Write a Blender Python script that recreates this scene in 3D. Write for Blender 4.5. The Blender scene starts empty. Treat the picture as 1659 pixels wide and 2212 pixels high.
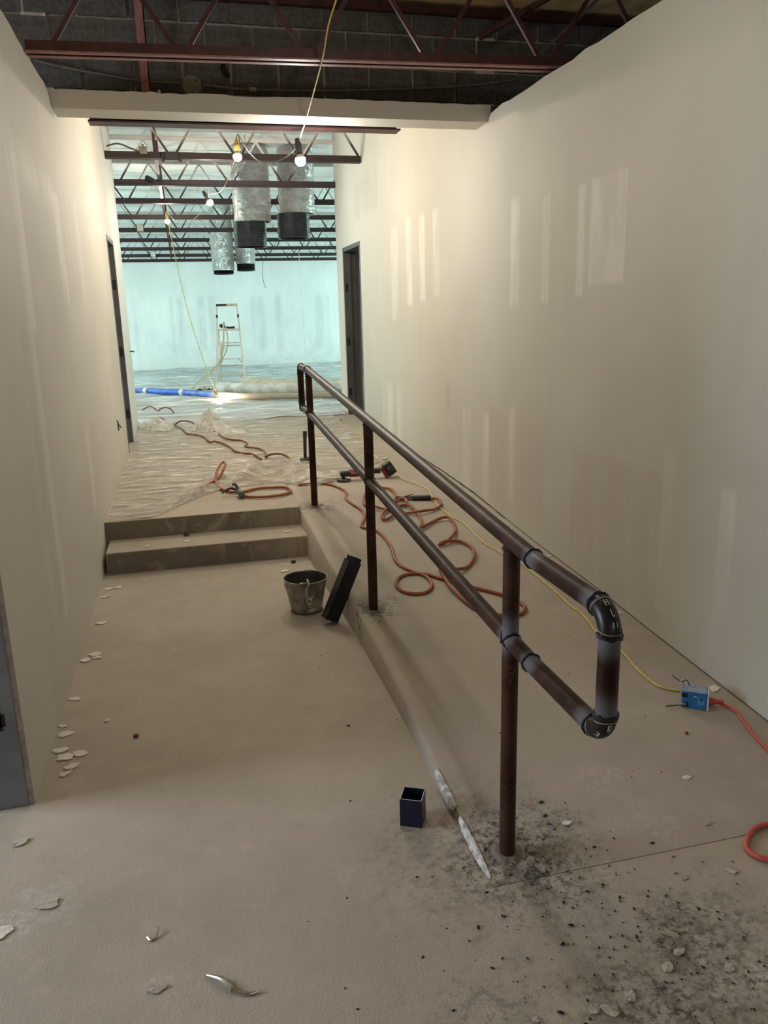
import bpy, bmesh, math, random
from mathutils import Vector, Matrix, noise

random.seed(7)
S = bpy.context.scene
COL = S.collection
V = Vector

# ---------------------------------------------------------------- camera
cam_d = bpy.data.cameras.new('camera')
cam = bpy.data.objects.new('camera', cam_d)
COL.objects.link(cam)
cam_d.sensor_fit = 'HORIZONTAL'
cam_d.sensor_width = 36.0
cam_d.lens = 36.0 * 1700 / 1659
cam_d.clip_start = 0.05
cam_d.clip_end = 200
# camera axes in world space: right, up, forward (yawed right, pitched down, slight roll)
right = V((0.97012, -0.24132, -0.02503)).normalized()
fwd = V((0.22796, 0.94199, -0.24635)).normalized()
up = right.cross(fwd).normalized()
right = fwd.cross(up).normalized()
M = Matrix((right, up, -fwd)).transposed().to_4x4()
M.translation = V((0, 0, 1.65))
cam.matrix_world = M
S.camera = cam

# ---------------------------------------------------------------- view and world
vs = S.view_settings
vs.view_transform = 'Standard'
vs.look = 'None'
vs.exposure = 0.0
vs.gamma = 1.0
vs.use_curve_mapping = False
W = bpy.data.worlds.new('world')
S.world = W
W.use_nodes = True
W.node_tree.nodes['Background'].inputs[0].default_value = (0.80, 0.88, 1.0, 1)
W.node_tree.nodes['Background'].inputs[1].default_value = 0.10

def area(name, loc, target, sx, sy, power, color):
    d = bpy.data.lights.new(name, 'AREA')
    d.shape = 'RECTANGLE'
    d.size = sx
    d.size_y = sy
    d.energy = power
    d.color = color
    o = bpy.data.objects.new(name, d)
    COL.objects.link(o)
    o.location = loc
    o.rotation_euler = (V(target) - V(loc)).to_track_quat('-Z', 'Z').to_euler()
    return o

# daylight through the big glazed sides of the hall (out of frame, left and right)
area('hall_window_light_right', (9.3, 16.5, 2.0), (1.0, 17.5, 2.3), 9.0, 2.6, 1150, (0.66, 1.0, 0.97))
area('hall_window_light_left', (-5.8, 16.5, 2.0), (1.0, 17.5, 2.3), 9.0, 2.6, 850, (0.72, 1.0, 0.98))
# daylight through the side room's window, falling through the doorway at the left
area('side_room_window_light', (-4.2, 2.9, 1.7), (0.2, 1.6, 0.0), 1.6, 1.6, 165, (0.76, 0.86, 1.0))
# fill light added behind the camera to lift the near corridor
area('front_fill_light', (0.6, -3.6, 2.3), (0.7, 3.0, 0.9), 3.2, 1.2, 20, (1.0, 0.94, 0.88))

BULB_COOL = (1.0, 0.965, 0.90)
BULB_WARM = (1.0, 0.85, 0.64)
BULB_POWER = [390, 1000, 800, 650, 330, 240]

L = -0.647      # face of the left corridor wall
R = 2.09        # face of the right corridor wall

# ---------------------------------------------------------------- helpers
def interp(x, xs, ys):
    if x <= xs[0]: return ys[0]
    for i in range(len(xs) - 1):
        if x <= xs[i + 1]:
            t = (x - xs[i]) / (xs[i + 1] - xs[i])
            return ys[i] + t * (ys[i + 1] - ys[i])
    return ys[-1]
RY = [1.85, 2.36, 3.13, 3.76, 4.5, 5.66, 6.4, 7.5]
RZ = [0, .055, .1, .145, .178, .262, .287, .31]
LY = [5.6, 6.4, 7.5]
LZ = [.281, .287, .31]
def ramp_z(y): return interp(y, RY, RZ)
def land_z(y): return interp(y, LY, LZ)
def edge_x(y): return interp(y, [1.85, 2.36, 3.1, 3.75, 4.3, 5.6], [.755, .75, .765, .76, .745, .718])

class MB:
    """collects shapes into one bmesh, then links ONE mesh object"""
    def __init__(s): s.bm = bmesh.new()
    def box(s, a, b, mat=None):
        x0, y0, z0 = a; x1, y1, z1 = b
        vs = [s.bm.verts.new(p) for p in ((x0,y0,z0),(x1,y0,z0),(x1,y1,z0),(x0,y1,z0),(x0,y0,z1),(x1,y0,z1),(x1,y1,z1),(x0,y1,z1))]
        for f in ((0,3,2,1),(4,5,6,7),(0,1,5,4),(1,2,6,5),(2,3,7,6),(3,0,4,7)):
            s.bm.faces.new([vs[i] for i in f])
        if mat is not None:
            for v in vs: v.co = mat @ v.co
        return s
    def bar(s, p, q, w, h, up=(0,0,1)):
        p = V(p); q = V(q); d = (q - p); ln = d.length; d.normalize()
        u = V(up)
        if abs(d.dot(u)) > .99: u = V((0,1,0))
        sd = d.cross(u).normalized(); u = sd.cross(d).normalized()
        m = Matrix((d, sd, u)).transposed().to_4x4(); m.translation = p
        return s.box((0,-w/2,-h/2),(ln,w/2,h/2), m)
    def tube(s, pts, r, n=8, caps=True, closed=False):
        pts = [V(p) for p in pts]; N = len(pts)
        rs = r if isinstance(r, (list, tuple)) else [r]*N
        rings = []; nrm = None
        for i, p in enumerate(pts):
            if closed: t = (pts[(i+1)%N] - pts[i-1])
            else: t = pts[min(i+1,N-1)] - pts[max(i-1,0)]
            if t.length < 1e-9: t = V((0,0,1))
            t.normalize()
            if nrm is None:
                nrm = t.orthogonal().normalized()
            else:
                nrm = nrm - t*nrm.dot(t)
                if nrm.length < 1e-6: nrm = t.orthogonal()
                nrm.normalize()
            b = t.cross(nrm)
            rings.append([s.bm.verts.new(p + (nrm*math.cos(2*math.pi*k/n) + b*math.sin(2*math.pi*k/n))*rs[i]) for k in range(n)])
        for i in range(N if closed else N-1):
            A = rings[i]; B = rings[(i+1)%N]
            for k in range(n):
                s.bm.faces.new((A[k], A[(k+1)%n], B[(k+1)%n], B[k]))
        if caps and not closed:
            s.bm.faces.new(rings[0][::-1]); s.bm.faces.new(rings[-1])
        return s
    def lathe(s, prof, n=24, cap0=True, cap1=True, mat=None, wob=None):
        rings = []
        for j, (r, z) in enumerate(prof):
            ring = []
            for k in range(n):
                a = 2*math.pi*k/n; rr = r + (wob(a, z, j) if wob else 0)
                co = V((rr*math.cos(a), rr*math.sin(a), z))
                if mat is not None: co = mat @ co
                ring.append(s.bm.verts.new(co))
            rings.append(ring)
        for A, B in zip(rings, rings[1:]):
            for k in range(n): s.bm.faces.new((A[k], A[(k+1)%n], B[(k+1)%n], B[k]))
        if cap0: s.bm.faces.new(rings[0][::-1])
        if cap1: s.bm.faces.new(rings[-1])
        return s
    def prism(s, poly, axis, a, b):
        """extrude a 2D polygon along axis ('x','y','z') from a to b"""
        def P(u, v, w):
            return {'x': (w,u,v), 'y': (u,w,v), 'z': (u,v,w)}[axis]
        A = [s.bm.verts.new(P(u,v,a)) for u,v in poly]; B = [s.bm.verts.new(P(u,v,b)) for u,v in poly]
        s.bm.faces.new(A[::-1]); s.bm.faces.new(B)
        n = len(poly)
        for i in range(n): s.bm.faces.new((A[i],A[(i+1)%n],B[(i+1)%n],B[i]))
        return s
    def grid(s, f, nu, nv):
        g = [[s.bm.verts.new(f(i/nu, j/nv)) for i in range(nu+1)] for j in range(nv+1)]
        for j in range(nv):
            for i in range(nu): s.bm.faces.new((g[j][i],g[j][i+1],g[j+1][i+1],g[j+1][i]))
        return s
    def build(s, name, mat, parent=None, smooth=False, bevel=0, seg=2, fix=True):
        if fix: bmesh.ops.recalc_face_normals(s.bm, faces=s.bm.faces)
        if smooth:
            for f in s.bm.faces: f.smooth = True
        me = bpy.data.meshes.new(name); s.bm.to_mesh(me); s.bm.free()
        o = bpy.data.objects.new(name, me); COL.objects.link(o)
        if mat: me.materials.append(mat)
        if parent: o.parent = parent
        if bevel:
            m = o.modifiers.new('bevel', 'BEVEL'); m.width = bevel; m.segments = seg; m.limit_method = 'ANGLE'; m.angle_limit = math.radians(40)
        if smooth:
            try: me.set_sharp_from_angle(angle=math.radians(50))
            except Exception: pass
        return o

def spline(pts, k=6):
    """Catmull-Rom through the points"""
    P = [V(p) for p in pts]; out = []
    for i in range(len(P)-1):
        a = P[max(i-1,0)]; b = P[i]; c = P[i+1]; d = P[min(i+2,len(P)-1)]
        for j in range(k):
            t = j/k
            out.append(.5*((2*b)+(-a+c)*t+(2*a-5*b+4*c-d)*t*t+(-a+3*b-3*c+d)*t**3))
    out.append(P[-1]); return out

def tag(o, label, cat, group=None, kind=None):
    o['label'] = label; o['category'] = cat
    if group: o['group'] = group
    if kind: o['kind'] = kind
    return o
def thing(name, label, cat, loc=(0,0,0), rz=0, group=None):
    o = bpy.data.objects.new(name, None); COL.objects.link(o)
    o.empty_display_size = .1
    o.location = loc; o.rotation_euler = (0,0,rz)
    return tag(o, label, cat, group)
def structure(o):
    o['kind'] = 'structure'; return o
def dup_tree(o, parent=None):
    c = o.copy(); COL.objects.link(c)
    if parent: c.parent = parent
    for ch in list(o.children): dup_tree(ch, c)
    return c

# ---------------------------------------------------------------- materials
class NT:
    def __init__(s, name, rough=.6, metal=0., col=(.5,.5,.5)):
        s.m = bpy.data.materials.new(name); s.m.use_nodes = True
        s.t = s.m.node_tree; s.b = s.t.nodes['Principled BSDF']
        s.b.inputs['Roughness'].default_value = rough; s.b.inputs['Metallic'].default_value = metal
        s.b.inputs['Base Color'].default_value = (*col,1)
        s.tc = s.n('ShaderNodeTexCoord'); s.co = s.tc.outputs['Object']
        s.c = None
    def n(s, t): return s.t.nodes.new(t)
    def l(s, a, b): s.t.links.new(a, b)
    def noise(s, scale, detail=4, rough=.55, stretch=None, dist=0):
        n = s.n('ShaderNodeTexNoise'); n.inputs['Scale'].default_value = scale; n.inputs['Detail'].default_value = detail
        n.inputs['Roughness'].default_value = rough; n.inputs['Distortion'].default_value = dist
        if stretch:
            mp = s.n('ShaderNodeMapping'); mp.inputs['Scale'].default_value = stretch
            s.l(s.co, mp.inputs['Vector']); s.l(mp.outputs[0], n.inputs['Vector'])
        else: s.l(s.co, n.inputs['Vector'])
        return n.outputs['Fac']
    def ramp(s, fac, a, b, smooth=True):
        n = s.n('ShaderNodeMapRange'); n.interpolation_type = 'SMOOTHSTEP' if smooth else 'LINEAR'
        n.inputs['From Min'].default_value = a; n.inputs['From Max'].default_value = b
        s.l(fac, n.inputs['Value']); return n.outputs['Result']
    def math(s, op, a, b=None):
        n = s.n('ShaderNodeMath'); n.operation = op
        for i, v in enumerate((a, b)):
            if v is None: continue
            if isinstance(v, (int, float)): n.inputs[i].default_value = v
            else: s.l(v, n.inputs[i])
        return n.outputs[0]
    def mix(s, fac, a, b):
        n = s.n('ShaderNodeMix'); n.data_type = 'RGBA'
        for sock, v in ((n.inputs[0], fac), (n.inputs[6], a), (n.inputs[7], b)):
            if isinstance(v, (int, float)): sock.default_value = v
            elif isinstance(v, tuple): sock.default_value = (*v, 1)
            else: s.l(v, sock)
        return n.outputs[2]
    def axes(s):
        n = s.n('ShaderNodeSeparateXYZ'); s.l(s.co, n.inputs[0]); return n.outputs
    def boxmask(s, A, a0, a1, B, b0, b1, sa=.02, sb=.06):
        m = s.math('MULTIPLY', s.ramp(A, a0-sa, a0+sa), s.ramp(A, a1+sa, a1-sa))
        k = s.math('MULTIPLY', s.ramp(B, b0-sb, b0+sb), s.ramp(B, b1+sb, b1-sb))
        return s.math('MULTIPLY', m, k)
    def spot(s, c, r0, r1, fac=None):
        n = s.n('ShaderNodeVectorMath'); n.operation = 'DISTANCE'
        s.l(s.co, n.inputs[0]); n.inputs[1].default_value = c
        d = n.outputs['Value']
        if fac is not None: d = s.math('ADD', d, fac)
        return s.ramp(d, r1, r0)
    def color(s, c): s.l(c, s.b.inputs['Base Color']); s.c = c
    def bump(s, h, strength=.3, dist=.01):
        n = s.n('ShaderNodeBump'); n.inputs['Strength'].default_value = strength; n.inputs['Distance'].default_value = dist
        s.l(h, n.inputs['Height']); s.l(n.outputs[0], s.b.inputs['Normal'])

def plain(name, col, rough=.6, metal=0., var=.15, scale=20, bump=0.):
    t = NT(name, rough, metal)
    f = t.noise(scale, 4)
    t.color(t.mix(t.ramp(f, .3, .7), tuple(c*(1-var) for c in col), tuple(min(1,c*(1+var)) for c in col)))
    if bump: t.bump(t.noise(scale*4, 3), bump, .004)
    return t.m

def drywall(name, base, patches, A, streak_axis):
    """painted-out gypsum board: patches = (a0,a1,z0,z1,color,strength,softness)"""
    t = NT(name, .72)
    ax = t.axes(); a = ax[A]; z = ax[2]
    st = (1,1,.12)
    big = t.noise(.9, 3); stk = t.noise(5, 4, stretch=(1,1,.08))
    c = t.mix(t.ramp(big,.3,.7), tuple(x*.94 for x in base), tuple(x*1.03 for x in base))
    c = t.mix(t.math('MULTIPLY', t.ramp(stk,.5,.75), .22), c, tuple(x*.86 for x in base))
    for a0,a1,z0,z1,col,k,soft in patches:
        m = t.boxmask(a,a0,a1,z,z0,z1,soft,soft*1.6)
        mod = t.ramp(t.noise(6,3,stretch=(1,1,.3)), .2,.65)
        c = t.mix(t.math('MULTIPLY', t.math('MULTIPLY', m, k), mod), c, col)
    t.color(c)
    h = t.math('ADD', t.math('MULTIPLY', t.noise(120,3), .3), t.noise(14,3))
    t.bump(h, .12, .006)
    return t.m
WALL = (.545,.53,.47)
LT = (.68,.665,.61); DK = (.43,.385,.325); GN = (.51,.50,.40); PK = (.50,.445,.405)
M_RWALL = drywall('right_drywall', WALL, [
    (3.58,3.93,1.76,2.28,LT,.85,.01),(4.84,4.98,1.67,2.32,LT,.85,.02),(4.41,4.51,1.68,2.28,LT,.9,.012),
    (3.99,4.07,1.71,2.27,LT,.8,.012),(4.07,4.84,1.77,2.28,GN,.4,.05),(7.79,8.06,1.57,2.45,LT,.6,.03),
    (7.29,7.48,1.7,2.48,LT,.95,.02),(6.88,7.06,1.74,2.45,LT,.9,.02),(6.48,6.65,1.77,2.46,LT,.6,.02),
    (7.06,7.29,1.74,2.45,GN,.55,.03),(6.65,6.88,1.74,2.45,GN,.5,.03),
    (8.09,8.55,.23,.92,LT,.7,.03),(7.68,7.94,.36,.89,LT,.7,.03),(5.72,5.9,.17,.91,LT,.5,.02),
    (5.33,5.44,.27,.92,LT,.7,.02),(4.86,4.95,.38,1.01,LT,.7,.02),(5.0,5.33,.27,.95,PK,.7,.03),(4.4,4.84,.3,1.0,PK,.6,.04),
    (3.09,4.04,.15,.88,PK,.75,.03),(2.64,2.73,.18,.92,LT,.6,.015),(3.06,3.15,.23,1.0,LT,.6,.015),
    (8.57,9.72,2.72,3.11,DK,.4,.04),(6.2,6.34,.85,1.06,DK,.6,.04),(6.45,6.52,.75,.95,DK,.5,.03)], 1, 1)
M_LWALL = drywall('left_drywall', (.535,.512,.455), [
    (3.75,3.95,1.6,2.34,LT,.7,.03),(3.88,5.04,2.25,2.42,LT,.6,.05),(4.98,5.2,1.75,2.35,LT,.85,.02),
    (5.46,5.55,1.79,2.42,PK,.7,.02),(5.7,5.8,1.75,2.4,PK,.7,.02),(5.95,6.1,1.79,2.42,LT,.5,.02),
    (4.9,5.1,.5,1.03,PK,.8,.02),(5.2,5.3,.45,1.0,LT,.6,.02),(5.45,5.83,.55,1.0,PK,.5,.03),
    (3.55,3.7,.3,1.64,DK,.35,.03),(3.72,3.85,.3,1.64,LT,.5,.02),(6.63,6.99,1.95,2.52,GN,.4,.04),
    (3.2,3.4,.1,2.0,DK,.2,.06)], 1, 1)
MUD = (.50,.545,.545)
M_FAR = drywall('far_drywall', (.85,.86,.84), [(a,b,.75,2.16,MUD,.5,.07) for a,b in
    ((-.3,-.23),(-.11,.03),(.38,.6),(.68,.87),(1.82,1.91),(1.96,2.17),(2.47,2.63),(3.56,3.78),(3.87,3.94),(-1.24,-1.15),(5.0,5.3),(-2.4,-2.2),(6.2,6.4))], 0, 0)
M_TRIM = drywall('soffit_drywall', (.60,.57,.50), [], 0, 0)
M_HALLWALL = plain('hall_drywall', (.74,.74,.72), .7, 0, .04, 2)
M_PAPER = plain('gypsum_edge', (.42,.36,.33), .9, 0, .2, 30, .4)

def concrete(name, base, dirt=False, stain=None):
    t = NT(name, .82)
    big = t.noise(1.1, 5, .6); mid = t.noise(7, 6, .65); fine = t.noise(90, 4, .7)
    c = t.mix(t.ramp(big,.3,.72), tuple(x*.86 for x in base), tuple(x*1.08 for x in base))
    c = t.mix(t.math('MULTIPLY', t.ramp(mid,.52,.75), .35), c, tuple(x*1.25 for x in base))
    c = t.mix(t.math('MULTIPLY', t.ramp(mid,.46,.25), .35), c, tuple(x*.7 for x in base))
    c = t.mix(t.math('MULTIPLY', t.ramp(fine,.62,.8), .35), c, tuple(x*1.35 for x in base))
    if dirt:
        w = t.math('MULTIPLY', t.math('SUBTRACT', t.noise(9,5,.7), .5), .5)
        sp = t.ramp(t.noise(38,5,.75), .47, .60)
        blot = t.ramp(t.noise(13,6,.7), .40, .62)
        for p, r0, r1, k in (((.85,1.97,0),.04,.26,.75),((1.2,1.53,0),.02,.22,.75),((.95,1.38,0),.02,.25,.7),((.95,1.86,0),.02,.3,.5),
                             ((1.08,1.25,0),.02,.3,.7),((.6,1.4,0),.02,.3,.35),((.84,3.79,.14),.05,.2,.7),((.84,5.66,.25),.05,.22,.7),
                             ((.75,2.0,0),.1,.5,.3),((1.3,1.45,0),.02,.35,.45)):
            m = t.spot(p, r0, r1, w)
            c = t.mix(t.math('MULTIPLY', t.math('MULTIPLY', m, k*.7), blot), c, (.08,.07,.06))
            c = t.mix(t.math('MULTIPLY', t.math('MULTIPLY', m, k), sp), c, (.02,.018,.016))
        # broom strokes in the dust in front of the ramp
        strokes = t.ramp(t.noise(16,4,.6,stretch=(1.0,.16,1)), .48,.68)
        ax = t.axes()
        bm_ = t.boxmask(ax[0], .8,1.45, ax[1], 1.2,1.75,.12,.12)
        c = t.mix(t.math('MULTIPLY', t.math('MULTIPLY', strokes, bm_), .4), c, (.42,.37,.31))
        # plaster dust smears by the doorway
        for p, r0, r1 in (((-.54,2.14,0),.03,.15),((-.2,1.74,0),.01,.06),((-.62,2.1,0),.02,.1),((1.33,1.95,0),.02,.12),((1.29,2.23,.03),.02,.09),((1.2,1.38,0),.02,.12),((1.35,1.42,0),.02,.1)):
            m = t.spot(p, r0, r1, w)
            c = t.mix(t.math('MULTIPLY', t.math('MULTIPLY', m, .45), t.ramp(t.noise(45,4,.7),.4,.62)), c, (.56,.51,.45))
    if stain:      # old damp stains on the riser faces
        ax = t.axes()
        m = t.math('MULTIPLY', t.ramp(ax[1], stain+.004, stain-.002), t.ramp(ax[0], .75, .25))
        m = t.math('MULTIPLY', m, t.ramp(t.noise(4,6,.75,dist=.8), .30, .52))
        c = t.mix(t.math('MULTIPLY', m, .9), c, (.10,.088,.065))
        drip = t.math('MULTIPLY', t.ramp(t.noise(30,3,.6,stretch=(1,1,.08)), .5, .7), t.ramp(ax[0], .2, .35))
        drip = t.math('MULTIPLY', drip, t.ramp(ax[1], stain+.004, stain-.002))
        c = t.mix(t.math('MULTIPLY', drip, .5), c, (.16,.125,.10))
    t.color(c)
    h = t.math('ADD', t.math('MULTIPLY', mid, 1.2), t.math('MULTIPLY', t.noise(150,4,.6), .8))
    t.bump(h, .42, .008)
    return t.m
FLOOR = (.425,.37,.30)
M_FLOOR = concrete('slab_concrete', FLOOR, True)
M_RAMP = concrete('ramp_concrete', (.415,.365,.30), True)
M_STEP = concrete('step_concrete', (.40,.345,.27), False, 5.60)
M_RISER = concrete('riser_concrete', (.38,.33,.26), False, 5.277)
M_GROUT = concrete('grout', (.19,.175,.15))
M_CHALK = plain('plaster_smear', (.46,.45,.43), .9, 0, .45, 45, .6)
M_BLOCK = plain('cmu_block', (.095,.090,.080), .95, 0, .25, 30, .8)
M_MORTAR = plain('mortar', (.36,.31,.24), .95, 0, .2, 40, .6)
M_DECK = plain('roof_deck', (.62,.44,.20), .8, 0, .25, 6)
M_INSUL = NT('ceiling_insulation', .75)
f = M_INSUL.noise(2.5,4); M_INSUL.color(M_INSUL.mix(M_INSUL.ramp(f,.35,.65),(.80,.80,.78),(.92,.92,.90)))
M_INSUL.bump(M_INSUL.noise(5,5,.6),.5,.05); M_INSUL = M_INSUL.m
M_PRIMER = plain('red_primer_steel', (.052,.0135,.012), .5, .1, .35, 18)
M_PINK = plain('lit_primer_flange', (.27,.12,.11), .55, .1, .2, 18)  # primer tone with the light on the flange undersides put into the colour
t = NT('pale_topped_primer', .6, 0)      # joists in the hall: dark primer below, whiter towards the top
ax = t.axes()
msk = t.ramp(t.math('ADD', ax[2], t.math('MULTIPLY', t.noise(6,3), .25)), .25, .50)
t.color(t.mix(t.math('MULTIPLY', msk, .9), (.030,.014,.014), (.62,.60,.57)))
M_JOIST = t.m
M_PIPE = NT('dark_primed_pipe', .42, .1)
t = M_PIPE
c = t.mix(t.ramp(t.noise(7,5,.7),.35,.68),(.024,.0105,.008),(.068,.031,.021))
c = t.mix(t.math('MULTIPLY',t.ramp(t.noise(40,4,.7,stretch=(1,.25,1)),.55,.75),.5),c,(.10,.06,.045))
for p in ((.84,1.80,1.013),(.84,1.80,.717),(.84,1.963,.725),(.84,1.424,.955),(.84,1.424,.78),(.84,1.48,1.013),(.84,1.48,.717),(.84,1.95,.76)):
    c = t.mix(t.math('MULTIPLY', t.spot(p,.025,.075,t.math('MULTIPLY',t.noise(30,2),.02)),.75), c, (.17,.18,.20))
for p in ((.84,3.76,.852),(.84,3.76,1.11),(.84,5.66,.948)):
    c = t.mix(t.math('MULTIPLY', t.spot(p,.03,.08),.5), c, (.10,.09,.08))
t.color(c); t.bump(t.noise(60,4),.15,.002); t.b.inputs['Specular IOR Level'].default_value = .14; M_PIPE = t.m
M_ELBOW = plain('black_fitting', (.011,.010,.010), .38, .3, .3, 30)
M_WELD = plain('weld_bead', (.022,.022,.026), .3, .7, .4, 90, .8)
M_TAN = plain('scorched_ring', (.20,.145,.09), .6, .1, .3, 40)
M_SCRIBE = plain('paint_stick_marks', (.55,.54,.50), .8, 0, .1, 60)
M_FRAME = plain('grey_door_frame', (.085,.085,.082), .45, .2, .15, 6)
M_GALV = plain('galvanised_frame', (.205,.235,.27), .42, .35, .15, 5)
M_BLACK = plain('black_slot', (.006,.006,.006), .7)
M_ORANGE = plain('orange_rubber', (.30,.088,.03), .55, 0, .25, 25)
M_BROWN = plain('dusty_brown_rubber', (.20,.075,.04), .6, 0, .25, 25)
M_YELLOW = plain('yellow_cord', (.62,.50,.18), .55, 0, .15, 25)
M_RED = plain('red_cord', (.50,.09,.06), .55, 0, .2, 25)
M_WIRE = plain('dark_wire', (.10,.09,.07), .5)
M_BLUEBOX = plain('blue_plastic', (.02,.16,.42), .45, 0, .1, 20)
M_BLUE2 = plain('pale_blue_plastic', (.05,.27,.50), .45)
M_DUSTBLUE = plain('dusty_blue_plastic', (.26,.34,.44), .7, 0, .2, 30)
M_WHITE = plain('white_plastic', (.62,.60,.56), .5)
M_NAVY = plain('navy_steel', (.012,.014,.045), .4, .2, .2, 20)
M_NAVYRIM = plain('cut_steel_rim', (.28,.28,.34), .45, .5)
M_TUBE = plain('black_steel_tube', (.006,.006,.008), .42, .2, .2, 20)
M_TUBESIDE = plain('charcoal_brush', (.02,.02,.022), .8, 0, .4, 60, .8)
M_BUCKET = NT('galvanised_bucket', .42, .45)
t = M_BUCKET
c = t.mix(t.ramp(t.noise(14,5,.65),.35,.7),(.19,.178,.145),(.46,.435,.36))
c = t.mix(t.math('MULTIPLY',t.ramp(t.noise(9,5,.7,dist=1),.55,.7),.7),c,(.07,.065,.055))
t.color(c); M_BUCKET = t.m
M_CHROME = plain('bright_steel', (.62,.60,.56), .22, 1.0, .1, 40)
M_TOOLRED = plain('tool_red', (.22,.012,.014), .4)
M_TOOLBLACK = plain('tool_black', (.016,.015,.015), .5, 0, .3, 40)
M_DISC = plain('grinding_disc', (.10,.10,.085), .7, 0, .2, 60, .4)
M_WORN = plain('worn_brass_black', (.075,.055,.025), .5, .3, .5, 60)
M_GREENGREY = plain('grey_green_grip', (.09,.10,.085), .6, 0, .2, 40)
M_ALU = plain('ladder_aluminium', (.58,.57,.53), .45, .35, .08, 12)
M_HOSE = plain('beige_hose', (.52,.46,.33), .7, 0, .15, 20, .3)
M_HOSEW = plain('plastic_wrapped_hose', (.62,.62,.56), .55, 0, .2, 5, .5)
M_HOSEB = NT('blue_to_grey_hose', .5)
t = M_HOSEB
ax = t.axes()
c = t.mix(t.ramp(ax[0], .2, .55), (.03,.14,.62), (.36,.31,.24))
c = t.mix(t.math('MULTIPLY', t.ramp(t.noise(9,4),.5,.7),.4), c, (.45,.46,.48)); t.color(c); M_HOSEB = t.m
M_FLAKE = plain('plaster_flake', (.70,.665,.60), .85, 0, .1, 30, .4)
M_GRIT = plain('black_grit', (.012,.011,.010), .8)
M_FOIL = NT('foil_jacket', .22, .78)
t = M_FOIL
t.color(t.mix(t.ramp(t.noise(5,3),.3,.7),(.74,.74,.72),(.93,.93,.91)))
t.bump(t.noise(6,7,.75,stretch=(1,1,1.8),dist=1.0),1.0,.14); M_FOIL = t.m
M_INNER = plain('dark_ribbed_liner', (.055,.06,.062), .25, .4, .2, 10)
M_CONDUIT = plain('grey_conduit', (.16,.155,.14), .5, .4)
M_JBOX = plain('dusty_box_cover', (.20,.185,.155), .7, .2)
M_PINKTAPE = plain('pink_tape', (.55,.30,.30), .6)
M_RUST = plain('rust_chip', (.20,.04,.03), .8)

def film(name, col, alpha, bump_scale, stretch=None, strength=.8, rough=.28, dist=.04, low=.9, avar=.3):
    t = NT(name, rough)
    f = t.noise(bump_scale*.5, 4, .6, stretch=stretch)
    t.color(t.mix(t.ramp(f,.3,.7), tuple(x*low for x in col), col))
    n = t.noise(bump_scale, 5, .62, stretch=stretch, dist=.8)
    t.bump(n, strength, dist)
    a = t.math('ADD', t.math('MULTIPLY', t.ramp(n,.42,.68), avar), alpha)
    t.l(a, t.b.inputs['Alpha'])
    t.b.inputs['Specular IOR Level'].default_value = .6
    return t.m
M_FILM = film('clear_poly_sheet', (.80,.74,.64), .30, 6.5, (.6,2.4,1), 1.0, .2, .07, .9, .55)
M_FILM2 = film('bunched_poly_sheet', (.80,.76,.67), .50, 14)
M_FILMHALL = film('hall_poly_sheet', (.86,.90,.90), .55, 3.2, (.3,2.4,1), 1.0, .3, .12, .9, .6)
M_FILMWALL = film('hanging_poly_sheet', (.82,.87,.86), .06, .7, (1,1,.35), .25, .4, .03, 1.0, .2)
M_FILMWALL2 = film('sheet_fold', (.92,.95,.94), .35, 3, None, .2, .35)
M_WOODGREY = plain('hammer_handle', (.02,.019,.018), .6)
M_IRON = plain('hammer_iron', (.10,.095,.09), .55, .4, .3, 40)

def bulb_mat(name, col, k):
    m = bpy.data.materials.new(name); m.use_nodes = True
    b = m.node_tree.nodes['Principled BSDF']
    b.inputs['Emission Color'].default_value = (*col,1); b.inputs['Emission Strength'].default_value = k
    b.inputs['Base Color'].default_value = (*col,1)
    return m

# ================================================================ SETTING
def jag(a, b, n, z, amp, rnd):
    """ragged torn edge from a to b"""
    return [(a + (b-a)*i/n + rnd.uniform(-.3,.3)*(b-a)/n*(0 < i < n), z + rnd.uniform(-amp, amp)) for i in range(n+1)]
rj = random.Random(3)

# floors
MB().box((-4.6,-4.6,-.1),(R+.13,5.62,0)).build('floor', M_FLOOR)['kind'] = 'structure'
b = MB()
prof = [(5.60,-.05),(5.60,.281),(6.4,.287),(7.5,.31),(7.5,-.05)]
b.prism(prof, 'x', L-.02, .719)
structure(b.build('floor', M_STEP, bevel=.006))
structure(MB().box((-6,7.5,-.05),(9.6,22.4,.31)).build('floor', M_STEP))
b = MB()
b.box((L+.022,5.277,-.02),(.73,5.62,.148))
structure(b.build('step', M_RISER, bevel=.008))

# ramp: one poured wedge with a hand-trowelled left edge
def ramp_pt(u, v):
    y = 1.85 + (7.5-1.85)*v
    x = edge_x(y) + (R+.01-edge_x(y))*u
    z = ramp_z(y) + .0015
    if u == 0: z -= .012*min(1, ramp_z(y)/.05)
    return (x, y, z)
b = MB()
us = [0,.006,.018,.3,.6,1.0]
ys = [1.85,2.0,2.2,2.36,2.6,2.85,3.13,3.4,3.76,4.1,4.5,4.9,5.3,5.66,6.0,6.4,6.9,7.5]
rows = []
for y in ys:
    ex = edge_x(y) + .004*noise.noise(V((y*4,0,0)))
    z = ramp_z(y); row = []
    for i, u in enumerate(us):
        x = ex + (R+.03-ex)*u
        row.append(b.bm.verts.new((x, y, z + .0015 - (.010 if i == 0 else .003 if i == 1 else 0)*min(1, z/.06))))
    foot = b.bm.verts.new((ex - .012*min(1, z/.1), y, -.01))
    rows.append((foot, row))
for (f0, r0), (f1, r1) in zip(rows, rows[1:]):
    b.bm.faces.new((f0, r0[0], r1[0], f1))
    for i in range(len(us)-1): b.bm.faces.new((r0[i], r0[i+1], r1[i+1], r1[i]))
ramp = structure(b.build('ramp', M_RAMP, smooth=True, fix=True))
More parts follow.
